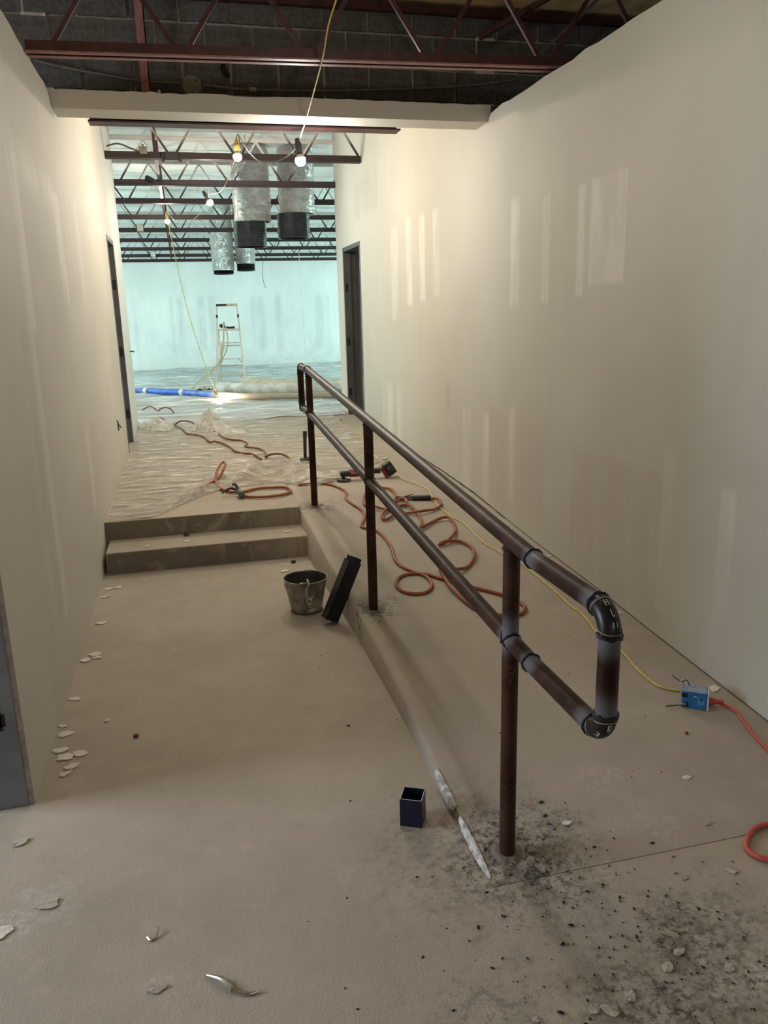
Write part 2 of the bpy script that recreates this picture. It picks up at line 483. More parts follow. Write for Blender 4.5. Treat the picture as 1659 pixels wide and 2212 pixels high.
# white plaster smear along the foot of the ramp edge
for seg in ([(.728,2.40,.05),(.722,2.329,.046),(.727,2.23,.036),(.734,2.19,.03)], [(.744,2.148,.03),(.752,2.06,.022),(.760,1.969,.014),(.773,1.88,.004)]):
    pts = spline(seg, 5); b = MB(); A = []
    for i, p in enumerate(pts):
        w = .0125*math.sin(math.pi*(i+.4)/(len(pts)-.2))**.8*(1+.7*noise.noise(V((i*.9,1,0))))+.0006
        z = max(ramp_z(p.y), 0)
        e = edge_x(p.y)
        A.append([b.bm.verts.new((e-.006-w*.7, p.y, max(.003, z-.004-w))), b.bm.verts.new((e-.004, p.y, z+.0005)), b.bm.verts.new((e-.003+w*.7, p.y, z+.004))])
    for q, r_ in zip(A, A[1:]):
        for i in range(2): b.bm.faces.new((q[i], q[i+1], r_[i+1], r_[i]))
    b.build('plaster_smear', M_CHALK, ramp)
# rough grout around the railing posts
for (px, py, rr) in ((.84,1.965,.065),(.84,3.77,.085),(.84,5.66,.085)):
    z0 = ramp_z(py); b = MB(); n = 18
    top = []; rim = []
    for k in range(n):
        a = 2*math.pi*k/n; w = rr*(1+.28*noise.noise(V((math.cos(a)*2, math.sin(a)*2, py))))
        top.append(b.bm.verts.new((px+.55*w*math.cos(a), py+.55*w*math.sin(a), z0+.007+.005*noise.noise(V((k,py,0))) + .06*.55*w*math.sin(a))))
        rim.append(b.bm.verts.new((px+w*math.cos(a), py+w*math.sin(a), ramp_z(py+w*math.sin(a))-.004)))
    b.bm.faces.new(top)
    for k in range(n): b.bm.faces.new((top[k], rim[k], rim[(k+1)%n], top[(k+1)%n]))
    b.build('grout_patch', M_GROUT, ramp)

# left wall: doorway to the side room (y 1.55-2.68) and a door opening (y 8.40-9.17)
poly = [(-4.5,-.02),(1.45,-.02),(1.45,2.16),(2.68,2.16),(2.68,-.02),(8.40,-.02),(8.40,2.44),(9.17,2.44),(9.17,-.02),(10.33,-.02),(10.33,4.3),(5.64,4.3)]
poly += jag(5.64, -4.5, 60, 2.945, .007, rj)
wl = structure(MB().prism(poly, 'x', L-.016, L).build('wall_left', M_LWALL))
MB().prism([(p[0]+(.004 if p[0]==2.68 else 0), p[1]) for p in poly], 'x', L-.14, L-.0165).build('stud_core', M_PAPER, wl)
# torn paper edge of the board at the near corner
b = MB(); zz = 0
pts = []
for i in range(40):
    z = 2.16*i/39
    pts.append((z, .004+.0035*noise.noise(V((z*9,1,0)))))
A = [(b.bm.verts.new((L-.019, 2.68-w, z)), b.bm.verts.new((L-.003, 2.68-w*.5, z)), b.bm.verts.new((L-.003, 2.684, z)), b.bm.verts.new((L-.019, 2.684, z))) for z, w in pts]
for q, r_ in zip(A, A[1:]):
    for i in range(4): b.bm.faces.new((q[i], q[(i+1)%4], r_[(i+1)%4], r_[i]))
b.build('board_edge', M_PAPER, wl)

# right wall with door opening (y 9.50-10.55)
gap = [(-4.5,.010),(1.85,.010)] + [(y_, ramp_z(y_)+.010) for y_ in (2.36,3.13,3.76,4.5,5.66,6.4,7.5)]
poly = gap + [(9.50,.32),(9.50,2.46),(10.55,2.46),(10.55,.315),(10.98,.315),(10.98,4.3),(5.64,4.3)]
poly += jag(5.64, -4.5, 64, 2.91, .009, rj)
wr = structure(MB().prism(poly, 'x', R, R+.14).build('wall_right', M_RWALL))
MB().box((R+.022,-4.5,-.02),(R+.12,9.50,.42)).build('gap_backing', M_BLACK, wr)  # black backing put behind the wall-foot gap for its dark shadow line
# torn paper strip and dust along the foot of the right wall
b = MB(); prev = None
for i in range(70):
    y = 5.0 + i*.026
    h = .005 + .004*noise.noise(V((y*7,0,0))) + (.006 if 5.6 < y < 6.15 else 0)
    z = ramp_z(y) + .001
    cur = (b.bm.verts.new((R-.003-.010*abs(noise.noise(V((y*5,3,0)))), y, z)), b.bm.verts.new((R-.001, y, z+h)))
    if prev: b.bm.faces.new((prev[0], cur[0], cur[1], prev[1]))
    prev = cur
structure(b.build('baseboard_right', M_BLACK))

# dropped drywall beam across the corridor, its top torn
poly = [(L-.02,2.865),(R+.02,2.862)] + jag(R+.02, L-.02, 46, 2.968, .006, rj)
b = MB().prism(poly, 'y', 5.40, 5.63)
structure(b.build('trim_1', M_TRIM))
b = MB(); b.box((-.47,5.635,2.848),(1.55,5.76,2.858)); b.box((-.47,5.748,2.858),(1.55,5.76,2.90))
structure(b.build('lintel_plate', M_PRIMER))

# concrete block wall above the beam; every block is a piece
cmu = structure(MB().box((-4.6,5.655,2.90),(9.6,5.75,4.3)).build('wall_masonry', M_MORTAR))
rb = random.Random(5)
bw, bh = .302, .203
blocks = []
for course in range(4):
    z0 = (2.822 + course*bh) if course else 2.905
    off = -.17 + (0 if course % 2 else .151)
    k = -4
    while off + k*bw < 3.6:
        x0 = off + k*bw; k += 1
        if not blocks or True:
            m = MB()
            c = V((bw/2, 0, bh/2))
            g = .009
            m.box((g,0,g),(bw-g,.05,(bh if course else .12)-g))
            for v in m.bm.verts:
                if v.co.y == 0: v.co += V((rb.uniform(-.003,.003), rb.uniform(-.002,.003), rb.uniform(-.003,.003)))
            o = m.build('block', M_BLOCK, cmu)
            o.location = (x0, 5.635 + rb.uniform(-.003,.003), z0)
            blocks.append(o)
b = MB()
b.bar((-1.3,5.60,3.575),(4.2,5.60,3.575),.05,.05)
structure(b.build('ledger_angle', M_PRIMER))

# decks, far walls
structure(MB().box((-4.6,-4.6,3.62),(9.6,5.66,3.70)).build('ceiling', M_DECK))
def ceil_pt(u, v):
    x = -6 + 15.6*u; y = 5.94 + 16.5*v
    z = 4.02 - .0205*(y-5.9)
    return (x, y, z + .05*noise.noise(V((x*1.1, y*.9, 0))) + .03*math.cos(2*math.pi*(y-9.32)/1.55))
structure(MB().grid(ceil_pt, 70, 90).build('ceiling', M_INSUL, smooth=True))
structure(MB().box((-6,22.1,-.02),(9.6,22.25,4.3)).build('wall_far', M_FAR))
structure(MB().box((-6.1,10.2,-.02),(-6,22.3,4.3)).build('wall_hall_left', M_HALLWALL))
structure(MB().box((9.6,-4.6,-.02),(9.7,22.3,4.3)).build('wall_hall_right', M_HALLWALL))
structure(MB().box((R+.14,10.86,-.02),(9.6,10.98,4.3)).build('wall_hall_front', M_HALLWALL))
structure(MB().box((-6,10.2,-.02),(L-.14,10.33,4.3)).build('wall_hall_front', M_HALLWALL))
structure(MB().box((-6,5.95,-.02),(-5.9,10.2,4.3)).build('wall_side_room', M_HALLWALL))
structure(MB().box((-4.7,-4.7,-.02),(9.7,-4.6,3.7)).build('wall_back', M_HALLWALL))
structure(MB().box((-4.7,-4.6,-.02),(-4.6,6.0,3.7)).build('wall_side_room', M_HALLWALL))

# door frames
def slots(parent, mat_y, x0, x1, zs):
    for z in zs:
        MB().box((x0,mat_y-.004,z-.05),(x1,mat_y+.002,z+.05)).build('hinge_slot', M_BLACK, parent)
def door_frame(name, xin, xout, y0, y1, ztop, zb, slot_x, slot_z):
    """pressed steel frame: the far jamb with its stop and hinge slots is the one seen"""
    d = bpy.data.objects.new(name, None); COL.objects.link(d); structure(d)
    s = 1 if xout > xin else -1
    def bx(a, b_): return MB().box((min(a[0],b_[0]),a[1],a[2]),(max(a[0],b_[0]),b_[1],b_[2]))
    j = bx((xin-s*.004,y1-.045,zb),(xout,y1+.004,ztop-.046)).build('jamb', M_FRAME, d, bevel=.002)
    bx((xin+s*.055,y1-.062,zb),(xin+s*.085,y1-.045,ztop-.062)).build('door_stop', M_FRAME, d)
    slots(j, y1-.045, min(xin+s*slot_x[0],xin+s*slot_x[1]), max(xin+s*slot_x[0],xin+s*slot_x[1]), slot_z)
    bx((xin-s*.004,y0-.004,zb),(xout,y0+.045,ztop-.046)).build('jamb', M_FRAME, d, bevel=.002)
    bx((xin-s*.004,y0-.004,ztop-.045),(xout,y1+.004,ztop+.004)).build('head', M_FRAME, d, bevel=.002)
    return d
door_frame('door_1', L, L-.16, 8.40, 9.17, 2.44, .31, (.008,.05), (.63,1.30,2.0))
door_frame('door_2', R, R+.16, 9.50, 10.55, 2.46, .31, (.012,.05), (.62,1.28,1.97))
d = bpy.data.objects.new('door_3', None); COL.objects.link(d); structure(d)     # galvanised jamb of the near left doorway
j = MB().box((L-.175,2.665,0),(L-.018,2.69,2.16)).build('jamb', M_GALV, d, bevel=.003)
MB().box((L-.11,2.662,.30),(L-.062,2.668,.375)).build('strike_slot', M_BLACK, j)
MB().box((L-.105,2.662,.315),(L-.052,2.668,.36)).build('strike_slot', M_BLACK, j)
MB().box((L-.175,1.44,2.13),(L-.018,2.69,2.175)).build('head', M_GALV, d, bevel=.003)

# ================================================================ STEEL JOISTS
def make_joist(name, label, group, y, x0, x1, zb, depth, half, node, mats, rz=0., pivot=0., pink=False):
    """open-web joist: chords of paired angles, each web bar a part; node = x of a bottom V"""
    mc, mw = mats
    t = thing(name, label, 'joist', (pivot, y, zb), rz, group)
    X0, X1 = x0-pivot, x1-pivot
    b = MB()
    for s in (-1, 1):
        b.box((X0, s*.014-.003, 0),(X1, s*.014+.003, .06 if pink else .072))
        if not pink: b.box((X0, min(s*.014,s*.05), 0),(X1, max(s*.014,s*.05), .006))
    b.build('bottom_chord', mc, t)
    if pink:
        for s in (-1, 1):
            MB().box((X0, min(s*.017,s*.052), -.002),(X1, max(s*.017,s*.052), .005)).build('flange', M_PINK, t)
    b = MB()
    for s in (-1, 1):
        b.box((X0, s*.016-.003, depth-.045),(X1, s*.016+.003, depth)); b.box((X0, min(s*.016,s*.055), depth-.006),(X1, max(s*.016,s*.055), depth))
    b.build('top_chord', mc, t)
    up_ = MB().bar((0,0,.02),(half,0,depth-.02),.022,.022,(0,1,0)); ou = up_.build('web', mw, t)
    dn_ = MB().bar((0,0,depth-.02),(half,0,.02),.022,.022,(0,1,0)); od = dn_.build('web', mw, t)
    k0 = math.ceil((x0-node)/half); first = {0: True, 1: True}
    k = k0
    while node + (k+1)*half <= x1 + .02:
        src = ou if k % 2 == 0 else od
        if first[k % 2]: o = src; first[k % 2] = False
        else: o = src.copy(); COL.objects.link(o)
        o.parent = t
        o.location = (node + k*half - pivot + (.012 if k % 2 == 0 else -.012), 0, 0)
        k += 1
    return t
make_joist('steel_joist', 'dark red open-web steel joist with two pinkish flanges in front of the block wall', 'joists over the corridor',
           4.555, L+.004, R+1.6, 2.933, .52, .327, .11, (M_PRIMER, M_PRIMER), math.radians(-3.2), .72, True)
make_joist('steel_joist', 'dark red steel joist nearest overhead, its webs cut off by the top of the frame', 'joists over the corridor',
           3.02, L+.004, R+1.6, 2.945, .52, .327, .30, (M_PRIMER, M_PRIMER), math.radians(-3.2), .72, True)
HJ = [(9.32,3.279),(10.89,3.247),(12.31,3.217),(13.91,3.185),(15.57,3.151),(17.18,3.118),(18.85,3.083),(20.41,3.051),(21.70,3.022)]
ORD = ['first joist beyond the drywall beam, both ends on the corridor walls', 'second joist beyond the drywall beam, passing in front of the two large foil ducts',
       'third joist beyond the drywall beam, just behind the two large foil ducts', 'fourth joist beyond the drywall beam, above the ladder end of the hall',
       'fifth joist beyond the drywall beam, in front of the rear foil ducts', 'sixth joist beyond the drywall beam, just behind the rear foil ducts',
       'third joist from the far wall of the hall', 'second joist from the far wall of the hall', 'last joist, hard against the far wall of the hall']
for i, ((y, z), lab) in enumerate(zip(HJ, ORD)):
    if i == 0:
        make_joist('steel_joist', lab, 'joists over the hall', y, L, R, z, .57, .345, .04, (M_JOIST, M_JOIST))
    else:
        make_joist('steel_joist', lab, 'joists over the hall', y, -2.6 if i < 4 else -3.6, R-.002 if i == 1 else 4.6 if i < 4 else 6.6, z, .57, .345, .04+.01*i, (M_JOIST, M_JOIST))
b = MB(); b.bar((-.135,9.35,3.279+.06),(-.145,21.7,3.03+.06),.035,.035); b.bar((-.135,9.35,3.279+.585),(-.145,21.7,3.03+.575),.03,.03)
for i,(y,z) in enumerate(HJ): b.bar((-.14,y+.02,z+.02),(-.14,y+.02,z+.58),.03,.03)
tag(b.build('bridging_angle', M_PRIMER), 'dark red bridging angle running lengthwise over the hall joists', 'bracing')
# corridor plenum steel and conduit
t = thing('bridging_strut', 'dark red upright bracing angle bolted to the block wall above the beam', 'bracing', (-.10,5.50,2.97))
b = MB(); b.box((-.026,-.003,.0),(.026,.003,.66)); b.box((.02,-.003,0),(.026,.05,.66)); b.build('angle', M_PINK, t)
b = MB(); b.box((.026,.10,.02),(.10,.11,.075)); b.box((.02,-.003,.02),(.03,.11,.075)); b.build('clip', M_PRIMER, t)
MB().lathe([(.012,0),(.012,.008),(.007,.010),(.007,.016)],8, mat=Matrix.Translation((.075,.10,.05)) @ Matrix.Rotation(math.pi/2,4,'X')).build('bolt', M_CHROME, t)
tag(MB().bar((1.95,5.2,3.30),(2.60,4.75,3.60),.03,.03).build('cross_brace', M_PRIMER), 'dark red slanting brace at upper right beside the grey conduit', 'bracing')
tag(MB().tube([(2.17,5.0,3.08),(2.68,5.0,3.51),(2.8,5.0,3.62)], .011, 8).build('conduit', M_CONDUIT, smooth=True), 'grey conduit slanting up to the deck at upper right above the wall', 'conduit')
tag(MB().tube(spline([(-.74,5.60,3.17),(-.54,5.60,3.132),(-.14,5.60,3.081),(.10,5.60,3.078)],5), .009, 8).build('conduit', M_CONDUIT, smooth=True), 'grey flexible conduit sagging left of the octagonal box', 'conduit')
tag(MB().tube(spline([(.25,5.60,3.072),(.48,5.60,3.056),(.95,5.60,3.062),(1.43,5.60,3.088),(1.98,5.60,3.128),(2.35,5.60,3.18)],5), .009, 8).build('conduit', M_CONDUIT, smooth=True), 'grey flexible conduit running right of the octagonal box along the block wall', 'conduit')
tag(MB().lathe([(.0135,-.02),(.0135,.02)],10, mat=Matrix.Translation((.56,5.60,3.056)) @ Matrix.Rotation(math.pi/2,4,'Y')).build('tape_band', M_PINKTAPE), 'small pink tape band around the conduit', 'tape')
t = thing('junction_box', 'octagonal junction box with blank cover on the block wall above the beam', 'electrical box', (.18,5.63,3.062))
rot = Matrix.Rotation(math.pi/2,4,'X') @ Matrix.Rotation(math.pi/8,4,'Z')
MB().lathe([(.055,0),(.055,.04)],8, mat=rot).build('box_body', M_JBOX, t)
MB().lathe([(.062,.04),(.062,.044)],8, mat=rot).build('cover_plate', M_JBOX, t)
MB().lathe([(.006,.044),(.006,.048)],8, mat=Matrix.Translation((.028,0,.03)) @ rot).build('knockout', M_BLACK, t)
MB().lathe([(.006,.044),(.006,.048)],8, mat=Matrix.Translation((0,0,-.045)) @ rot).build('knockout', M_BLACK, t)
tag(MB().tube(spline([(.385,5.63,3.20),(.385,5.60,3.17),(.40,5.59,3.14),(.41,5.60,3.125)],4), .016, 8).build('pipe_stub', M_BLACK, smooth=True), 'short black pipe stub poking out of a hole in the block wall', 'pipe')
t = thing('junction_box', 'grey square box standing on the first hall joist near the left wall', 'electrical box', (-.255,9.30,3.32))
MB().box((-.04,-.03,0),(.04,.03,.075)).build('box_body', M_JBOX, t, bevel=.004)
MB().tube([(0,0,.075),(0,0,.10)], .011).build('connector', M_CONDUIT, t)
tag(MB().tube(spline([(-.62,9.33,3.40),(-.5,9.3,3.42),(-.36,9.3,3.37),(-.295,9.3,3.35)],5), .009, 6).build('cable', M_WIRE, smooth=True), 'dark cable from the left wall to the square box on the first joist', 'cable')
t = thing('clamp_bracket', 'black bracket clamped on the first hall joist', 'bracket', (.03,9.30,3.262))
MB().box((-.075,-.05,0),(.075,.05,.085)).build('bracket_body', M_TOOLBLACK, t, bevel=.004)
for sx in (-.09,.09): MB().box((sx-.012,-.045,-.02),(sx+.012,.045,.075)).build('end_lug', M_TOOLBLACK, t, bevel=.003)
tag(MB().bar((-.29,10.80,3.33),(-.22,10.86,3.30),.05,.05).build('block_end', M_TOOLBLACK, bevel=.004), 'short black block on top of the second hall joist', 'block')
for (x,y,z,lab) in ((-.60,15.49,3.15,'pale electrical box at the left end of the fifth hall joist'),(-.55,20.33,3.05,'pale electrical box beside the left wall near the far joists'),(3.0,15.49,3.15,'pale electrical box at the right above the doorway side of the hall')):
    t = thing('junction_box', lab, 'electrical box', (x,y,z))
    MB().box((-.06,-.03,0),(.06,.03,.12)).build('box_body', M_CONDUIT, t, bevel=.004)
    MB().box((-.05,-.034,.01),(.05,-.03,.11)).build('cover_plate', M_WHITE, t)

# ================================================================ FLEX DUCTS
def make_duct(label, x, y, r, ztop, zj, ri, zin, dx, group='insulated flex ducts hanging in the hall', seed=0):
    t = thing('flex_duct', label, 'duct', (x, y, zin), 0, group)
    def wob(a, z, j): return .016*noise.noise(V((math.cos(a)*2.2, math.sin(a)*2.2, z*9+seed))) + .012*noise.noise(V((math.cos(a)*6, math.sin(a)*6, z*22+seed))) + .006*noise.noise(V((math.cos(a)*14, math.sin(a)*14, z*50+seed)))
    n = 70
    prof = [(r*(.97+.03*math.sin(3.1*k/n)), (ztop-zin)-(ztop-zj)*k/n) for k in range(n+1)]
    MB().lathe(prof + [(ri+.004, prof[-1][1]+.006)], 64, True, False, wob=wob).build('foil_jacket', M_FOIL, t, smooth=True)
    prof = []; m = 46; h = zj+.004-zin
    for k in range(m+1):
        prof.append((ri + .007*math.sin(k*math.pi*.5*1.0), h - h*k/m))
    mt = Matrix.Translation((dx,0,0))
    rl = MB().lathe(prof, 36, False, False, mat=mt).build('ribbed_liner', M_INNER, t, smooth=True)
    MB().tube([(dx+ri*math.cos(2*math.pi*k/30), ri*math.sin(2*math.pi*k/30), .002) for k in range(30)], .006, 6, closed=True).build('wire_hoop', M_INNER, rl, smooth=True)
    return t
k1 = 11.6/12.2; zz = lambda z, k: 1.65+(z-1.65)*k
make_duct('large crinkled foil duct on the left with a long dark ribbed end', 1.11*k1, 11.6, .255, 3.84, zz(2.955,k1), .222, zz(2.62,k1), -.05, seed=1)
make_duct('large crinkled foil duct on the right with its open ribbed end seen from below', 1.76*k1, 11.6, .25, 3.84, zz(3.07,k1), .222, zz(2.735,k1), -.06, seed=5)
k2 = 16.4/12.2
make_duct('rear foil duct on the left, hanging lowest with a short dark lip', .64*k2, 16.4, .215, 3.74, zz(2.29,k2), .19, zz(2.242,k2), 0, seed=9)
make_duct('rear foil duct on the right with a short dark ribbed end', .965*k2, 16.4, .19, 3.74, zz(2.38,k2), .175, zz(2.285,k2), 0, seed=13)

# ================================================================ STRING LIGHTS
def make_bulb(label, pos, power, col, grip, tilt=0., lying=False, group='string light bulbs'):
    t = thing('light_bulb', label, 'light bulb', pos, 0, group)
    if tilt: t.rotation_euler = (0, tilt, 0)
    r = .036
    prof = []
    for k in range(9):
        a = math.pi*k/8*.66
        prof.append((max(.0005, r*math.sin(a)), -r*math.cos(a)))
    neck = [prof[-1], (.027,.024), (.021,.033), (.0165,.039), (.0155,.043)]
    gm = bulb_mat('glow_'+'%d' % int(power), col, 1)
    MB().lathe(prof, 16, True, False).build('glass', gm, t, smooth=True)
    MB().lathe(neck, 16, False, True).build('bulb_neck', M_WHITE, t, smooth=True)
    areaA = 4*math.pi*r*r
    gm.node_tree.nodes['Principled BSDF'].inputs['Emission Strength'].default_value = power*.1/(math.pi*areaA)
    MB().lathe([(.0155,.036),(.022,.045),(.024,.10),(.020,.112),(.016,.118),(.016,.135),(.009,.14)], 14).build('socket', M_TOOLBLACK if grip else M_BRASSY, t, smooth=True)
    return t
M_BRASSY = plain('yellowed_socket', (.40,.26,.06), .45)
make_bulb('bright white bulb in a black socket hanging just beyond the beam', (.862,5.70,2.655), BULB_POWER[0], BULB_COOL, True, -.12)
make_bulb('warm yellow bulb left of the bright white one', (.575,7.40,2.975), BULB_POWER[1], BULB_WARM, False)
make_bulb('small white bulb in front of the second bank of joists', (.41,9.70,2.90), BULB_POWER[2], BULB_COOL, True, -.5)
make_bulb('warm bulb at the left whose cord drops to the hall floor', (-.098,12.75,3.03), BULB_POWER[3], BULB_WARM, False)
make_bulb('unseen white bulb added under the joist nearest overhead to light the near corridor', (.80,2.93,2.83), BULB_POWER[5], BULB_COOL, True)  # unseen bulb added on the string to brighten the near corridor
fb = make_bulb('warm bulb lying lit on the plastic of the hall floor', (.46,13.0,.375), BULB_POWER[4], BULB_WARM, False)
fb.rotation_euler = (.4, -.5, 0)
def cord(name, label, cat, pts, r, mat, k=6, n=8, group=None):
    o = MB().tube(spline(pts, k), r, n).build(name, mat, smooth=True)
    return tag(o, label, cat, group)
cord('yellow_cord', 'yellow cord running from overhead down in front of the beam to the bright bulb', 'cord',
     [(.866,5.685,2.79),(.862,5.6,2.803),(.85,5.33,2.818),(.826,4.75,2.886),(.803,4.36,2.922),(.79,4.15,2.975),(.797,3.95,3.03),(.80,3.5,3.10),(.80,3.0,3.03),(.80,2.935,2.97)], .0042, M_YELLOW, 5)
cord('sagging_wire', 'thin brown wire sagging between the bright bulb and the warm bulb', 'cord',
     [(.861,5.70,2.76),(.806,5.95,2.724),(.725,6.25,2.732),(.66,6.6,2.814),(.621,7.1,3.0),(.59,7.38,3.15),(.575,7.4,3.11)], .0035, M_WIRE, 6)
cord('sagging_wire', 'short dark wire looped from the steel lintel to the warm bulb', 'cord',
     [(.483,5.95,2.85),(.50,6.1,2.80),(.54,6.6,2.90),(.575,7.2,3.12),(.59,7.38,3.15)], .003, M_WIRE, 6)
cord('sagging_wire', 'pale wire from the warm bulb back to the small white bulb', 'cord',
     [(.575,7.42,3.11),(.578,7.45,3.035),(.553,8.3,2.963),(.507,9.0,2.928),(.44,9.6,2.98),(.41,9.70,3.03)], .0035, M_YELLOW, 6)
cord('sagging_wire', 'pale wire from the small white bulb back to the left warm bulb', 'cord',
     [(.41,9.72,3.03),(.384,9.8,2.92),(.254,11.0,2.87),(.051,12.0,2.93),(-.09,12.7,3.16)], .0035, M_WHITE, 6)
cord('yellow_cord', 'yellow cord dropping from the left warm bulb to the bulb on the hall floor', 'cord',
     [(-.098,12.75,3.16),(-.09,12.72,3.02),(.062,12.85,1.889),(.271,13.0,.963),(.40,13.08,.52),(.415,13.03,.49)], .0055, M_YELLOW, 6)
cord('hanging_wire', 'thin pale wire hanging straight down in front of the far wall at right', 'wire', [(2.875,20.0,3.16),(2.90,20.0,1.9),(2.935,20.0,.5),(2.94,20.0,.33)], .006, M_WHITE)
cord('hanging_wire', 'short loose wire dangling beside the rear ducts', 'wire', [(2.17,21.65,3.03),(2.12,21.6,2.7),(2.14,21.4,2.4),(2.17,21.4,2.33)], .006, M_CONDUIT)
cord('hanging_wire', 'short dark wire curl hanging from the lintel beside the warm bulb', 'wire', [(.52,5.93,2.85),(.525,5.97,2.80),(.545,6.0,2.785),(.60,6.05,2.775)], .003, M_WIRE)

# ================================================================ HANDRAIL
PR = .0243
hr = thing('handrail', 'dark brown welded pipe handrail with a mid rail along the left edge of the ramp', 'handrail', (.84,1.963,0))
def part(mb, name, mat, smooth=True, lab=None, parent=None):
    o = mb.build(name, mat, parent or hr, smooth=smooth)
    if parent is None: o.matrix_parent_inverse = Matrix.Translation((-.84,-1.963,0))
    if lab: o['label'] = lab
    return o
X = .84
def ztop(y): return 1.013 + max(0, min(y,5.70)-1.81)*.0642
def zmid(y): return .717 + max(0, min(y,5.70)-1.81)*.0600
for (y, zb) in ((1.963,-.01),(3.76,.12),(5.66,.24)):
    po = part(MB().tube([(X,y,zb),(X,y,ztop(y)-.006)], PR, 20), 'post', M_PIPE)
    if y < 2: post1 = po
part(MB().tube([(X,1.478,1.013),(X,1.80,1.013),(X,1.83,ztop(1.83)),(X,3.76,ztop(3.76)),(X,5.68,ztop(5.68)),(X,5.72,ztop(5.70)),(X,6.02,ztop(5.70))], PR, 20), 'top_rail', M_PIPE)
part(MB().tube([(X,1.478,.717),(X,1.80,.717),(X,1.83,zmid(1.83)),(X,3.76,zmid(3.76)),(X,5.68,zmid(5.68)),(X,5.72,zmid(5.70)),(X,6.02,zmid(5.70))], PR, 20), 'mid_rail', M_PIPE)
part(MB().tube([(X,1.424,.772),(X,1.424,.958)], PR, 20), 'end_pipe', M_PIPE)
part(MB().tube([(X,6.075,zmid(9)+.055),(X,6.075,ztop(9)-.055)], PR, 20), 'end_pipe', M_PIPE)
def elbow_path(yc, zc, sy, sz, r=.054, n=12):
    """quarter bend: starts along the rail (toward sy) and turns along sz"""
    return [(X, yc + sy*(r*math.sin(a)) , zc + sz*(r - r*math.cos(a))) for a in [math.pi/2*k/n for k in range(n+1)]]
def beads(mb, c, axis, r, n=22):
    """lumpy weld bead ring"""
    pts = []; ax_ = V(axis).normalized(); u = ax_.orthogonal().normalized(); w = ax_.cross(u)
    for k in range(n):
        a = 2*math.pi*k/n
        pts.append(V(c) + (u*math.cos(a)+w*math.sin(a))*r + ax_*.002*math.sin(a*5))
    rs = [.0045*(1+.22*math.sin(k*2.1)) for k in range(n)]
    return mb.tube(pts, rs, 6, closed=True)
stroke = {  # paint-stick letters as strokes in a unit cell
    'H': [[(0,0),(0,1)],[(1,0),(1,1)],[(0,.5),(1,.5)]], 'S': [[(1,.85),(.6,1),(.1,.85),(.2,.6),(.8,.42),(.95,.15),(.5,0),(0,.12)]],
    'I': [[(.5,0),(.5,1)]], 'E': [[(1,0),(0,0),(0,1),(1,1)],[(0,.5),(.8,.5)]], 'J': [[(.9,1),(.9,.3),(.6,0),(.1,.15)]], 'B': [[(0,0),(0,1),(.8,.9),(.8,.6),(0,.52),(.9,.42),(.9,.08),(0,0)]]}
def scribe(parent, path, centre_n, items, rr):
    """letters wrapped on the bend: (char, position along bend 0-1, angle round the tube, size)"""
    P = [V(p) for p in path]
    b = MB()
    def at(s, ang):
        f = max(0,min(.999,s))*(len(P)-1); i = int(f); q = P[i].lerp(P[i+1], f-i)
        tdir = (P[i+1]-P[i]).normalized(); side = V((-1,0,0)); out = tdir.cross(side).normalized()
        if out.dot(q - V(centre_n)) < 0: out = -out
        return q + (side*math.sin(ang) + out*math.cos(ang))*rr
    for ch, s0, a0, size in items:
        b = MB()
        for st in stroke[ch]:
            pts = [at(s0 + (.5-v)*size*11, a0 + (u-.5)*size*22) for u, v in st]
            pp = []
            for a_, b_ in zip(pts, pts[1:]): pp += [a_.lerp(b_, k/3) for k in range(3)]
            pp.append(pts[-1])
            b.tube(pp, .0011, 4)
        part(b, 'paint_mark', M_SCRIBE, False, 'pale hand-marked letter', parent)
for (yc, zc, sy, sz, nm) in ((1.478,1.013,-1,-1,'t'),(1.478,.717,-1,1,'b'),(6.02,ztop(9),1,-1,'t'),(6.02,zmid(9),1,1,'b')):
    path = elbow_path(yc, zc, sy, sz)
    near = sy < 0
    el = part(MB().tube(path, PR+.0012, 20), 'elbow', M_ELBOW if near else M_PIPE, True, 'black fitting' if near else None)
    part(beads(MB(), (X, yc, zc), (0,1,0), PR+.001), 'weld_bead', M_WELD)
    part(beads(MB(), path[-1], (0,0,1), PR+.001), 'weld_bead', M_WELD)
    if near:
        part(MB().tube([(X,yc-.010,zc),(X,yc-.015,zc+sz*.002)], PR+.0022, 20, False), 'scorched_ring', M_TAN, parent=el)
        part(MB().tube([(X,yc+sy*.0535,zc+sz*.043),(X,yc+sy*.054,zc+sz*.039)], PR+.0022, 20, False), 'scorched_ring', M_TAN, parent=el)
        cen = (X, yc, zc + sz*.054)
        if nm == 't': scribe(el, path, cen, [('H',.30,.05,.012),('J',.52,-.1,.013),('I',.74,-.22,.010),('I',.74,.12,.010)], PR+.0016)
        else: scribe(el, path, cen, [('E',.55,.85,.013),('B',.80,.10,.012)], PR+.0016)
for y, zf in ((1.82,1),(1.82,0),(5.70,1),(5.70,0)):
    part(beads(MB(), (X, y, (ztop(y) if zf else zmid(y))), (0,1,.03), PR+.0006), 'weld_bead', M_WELD)
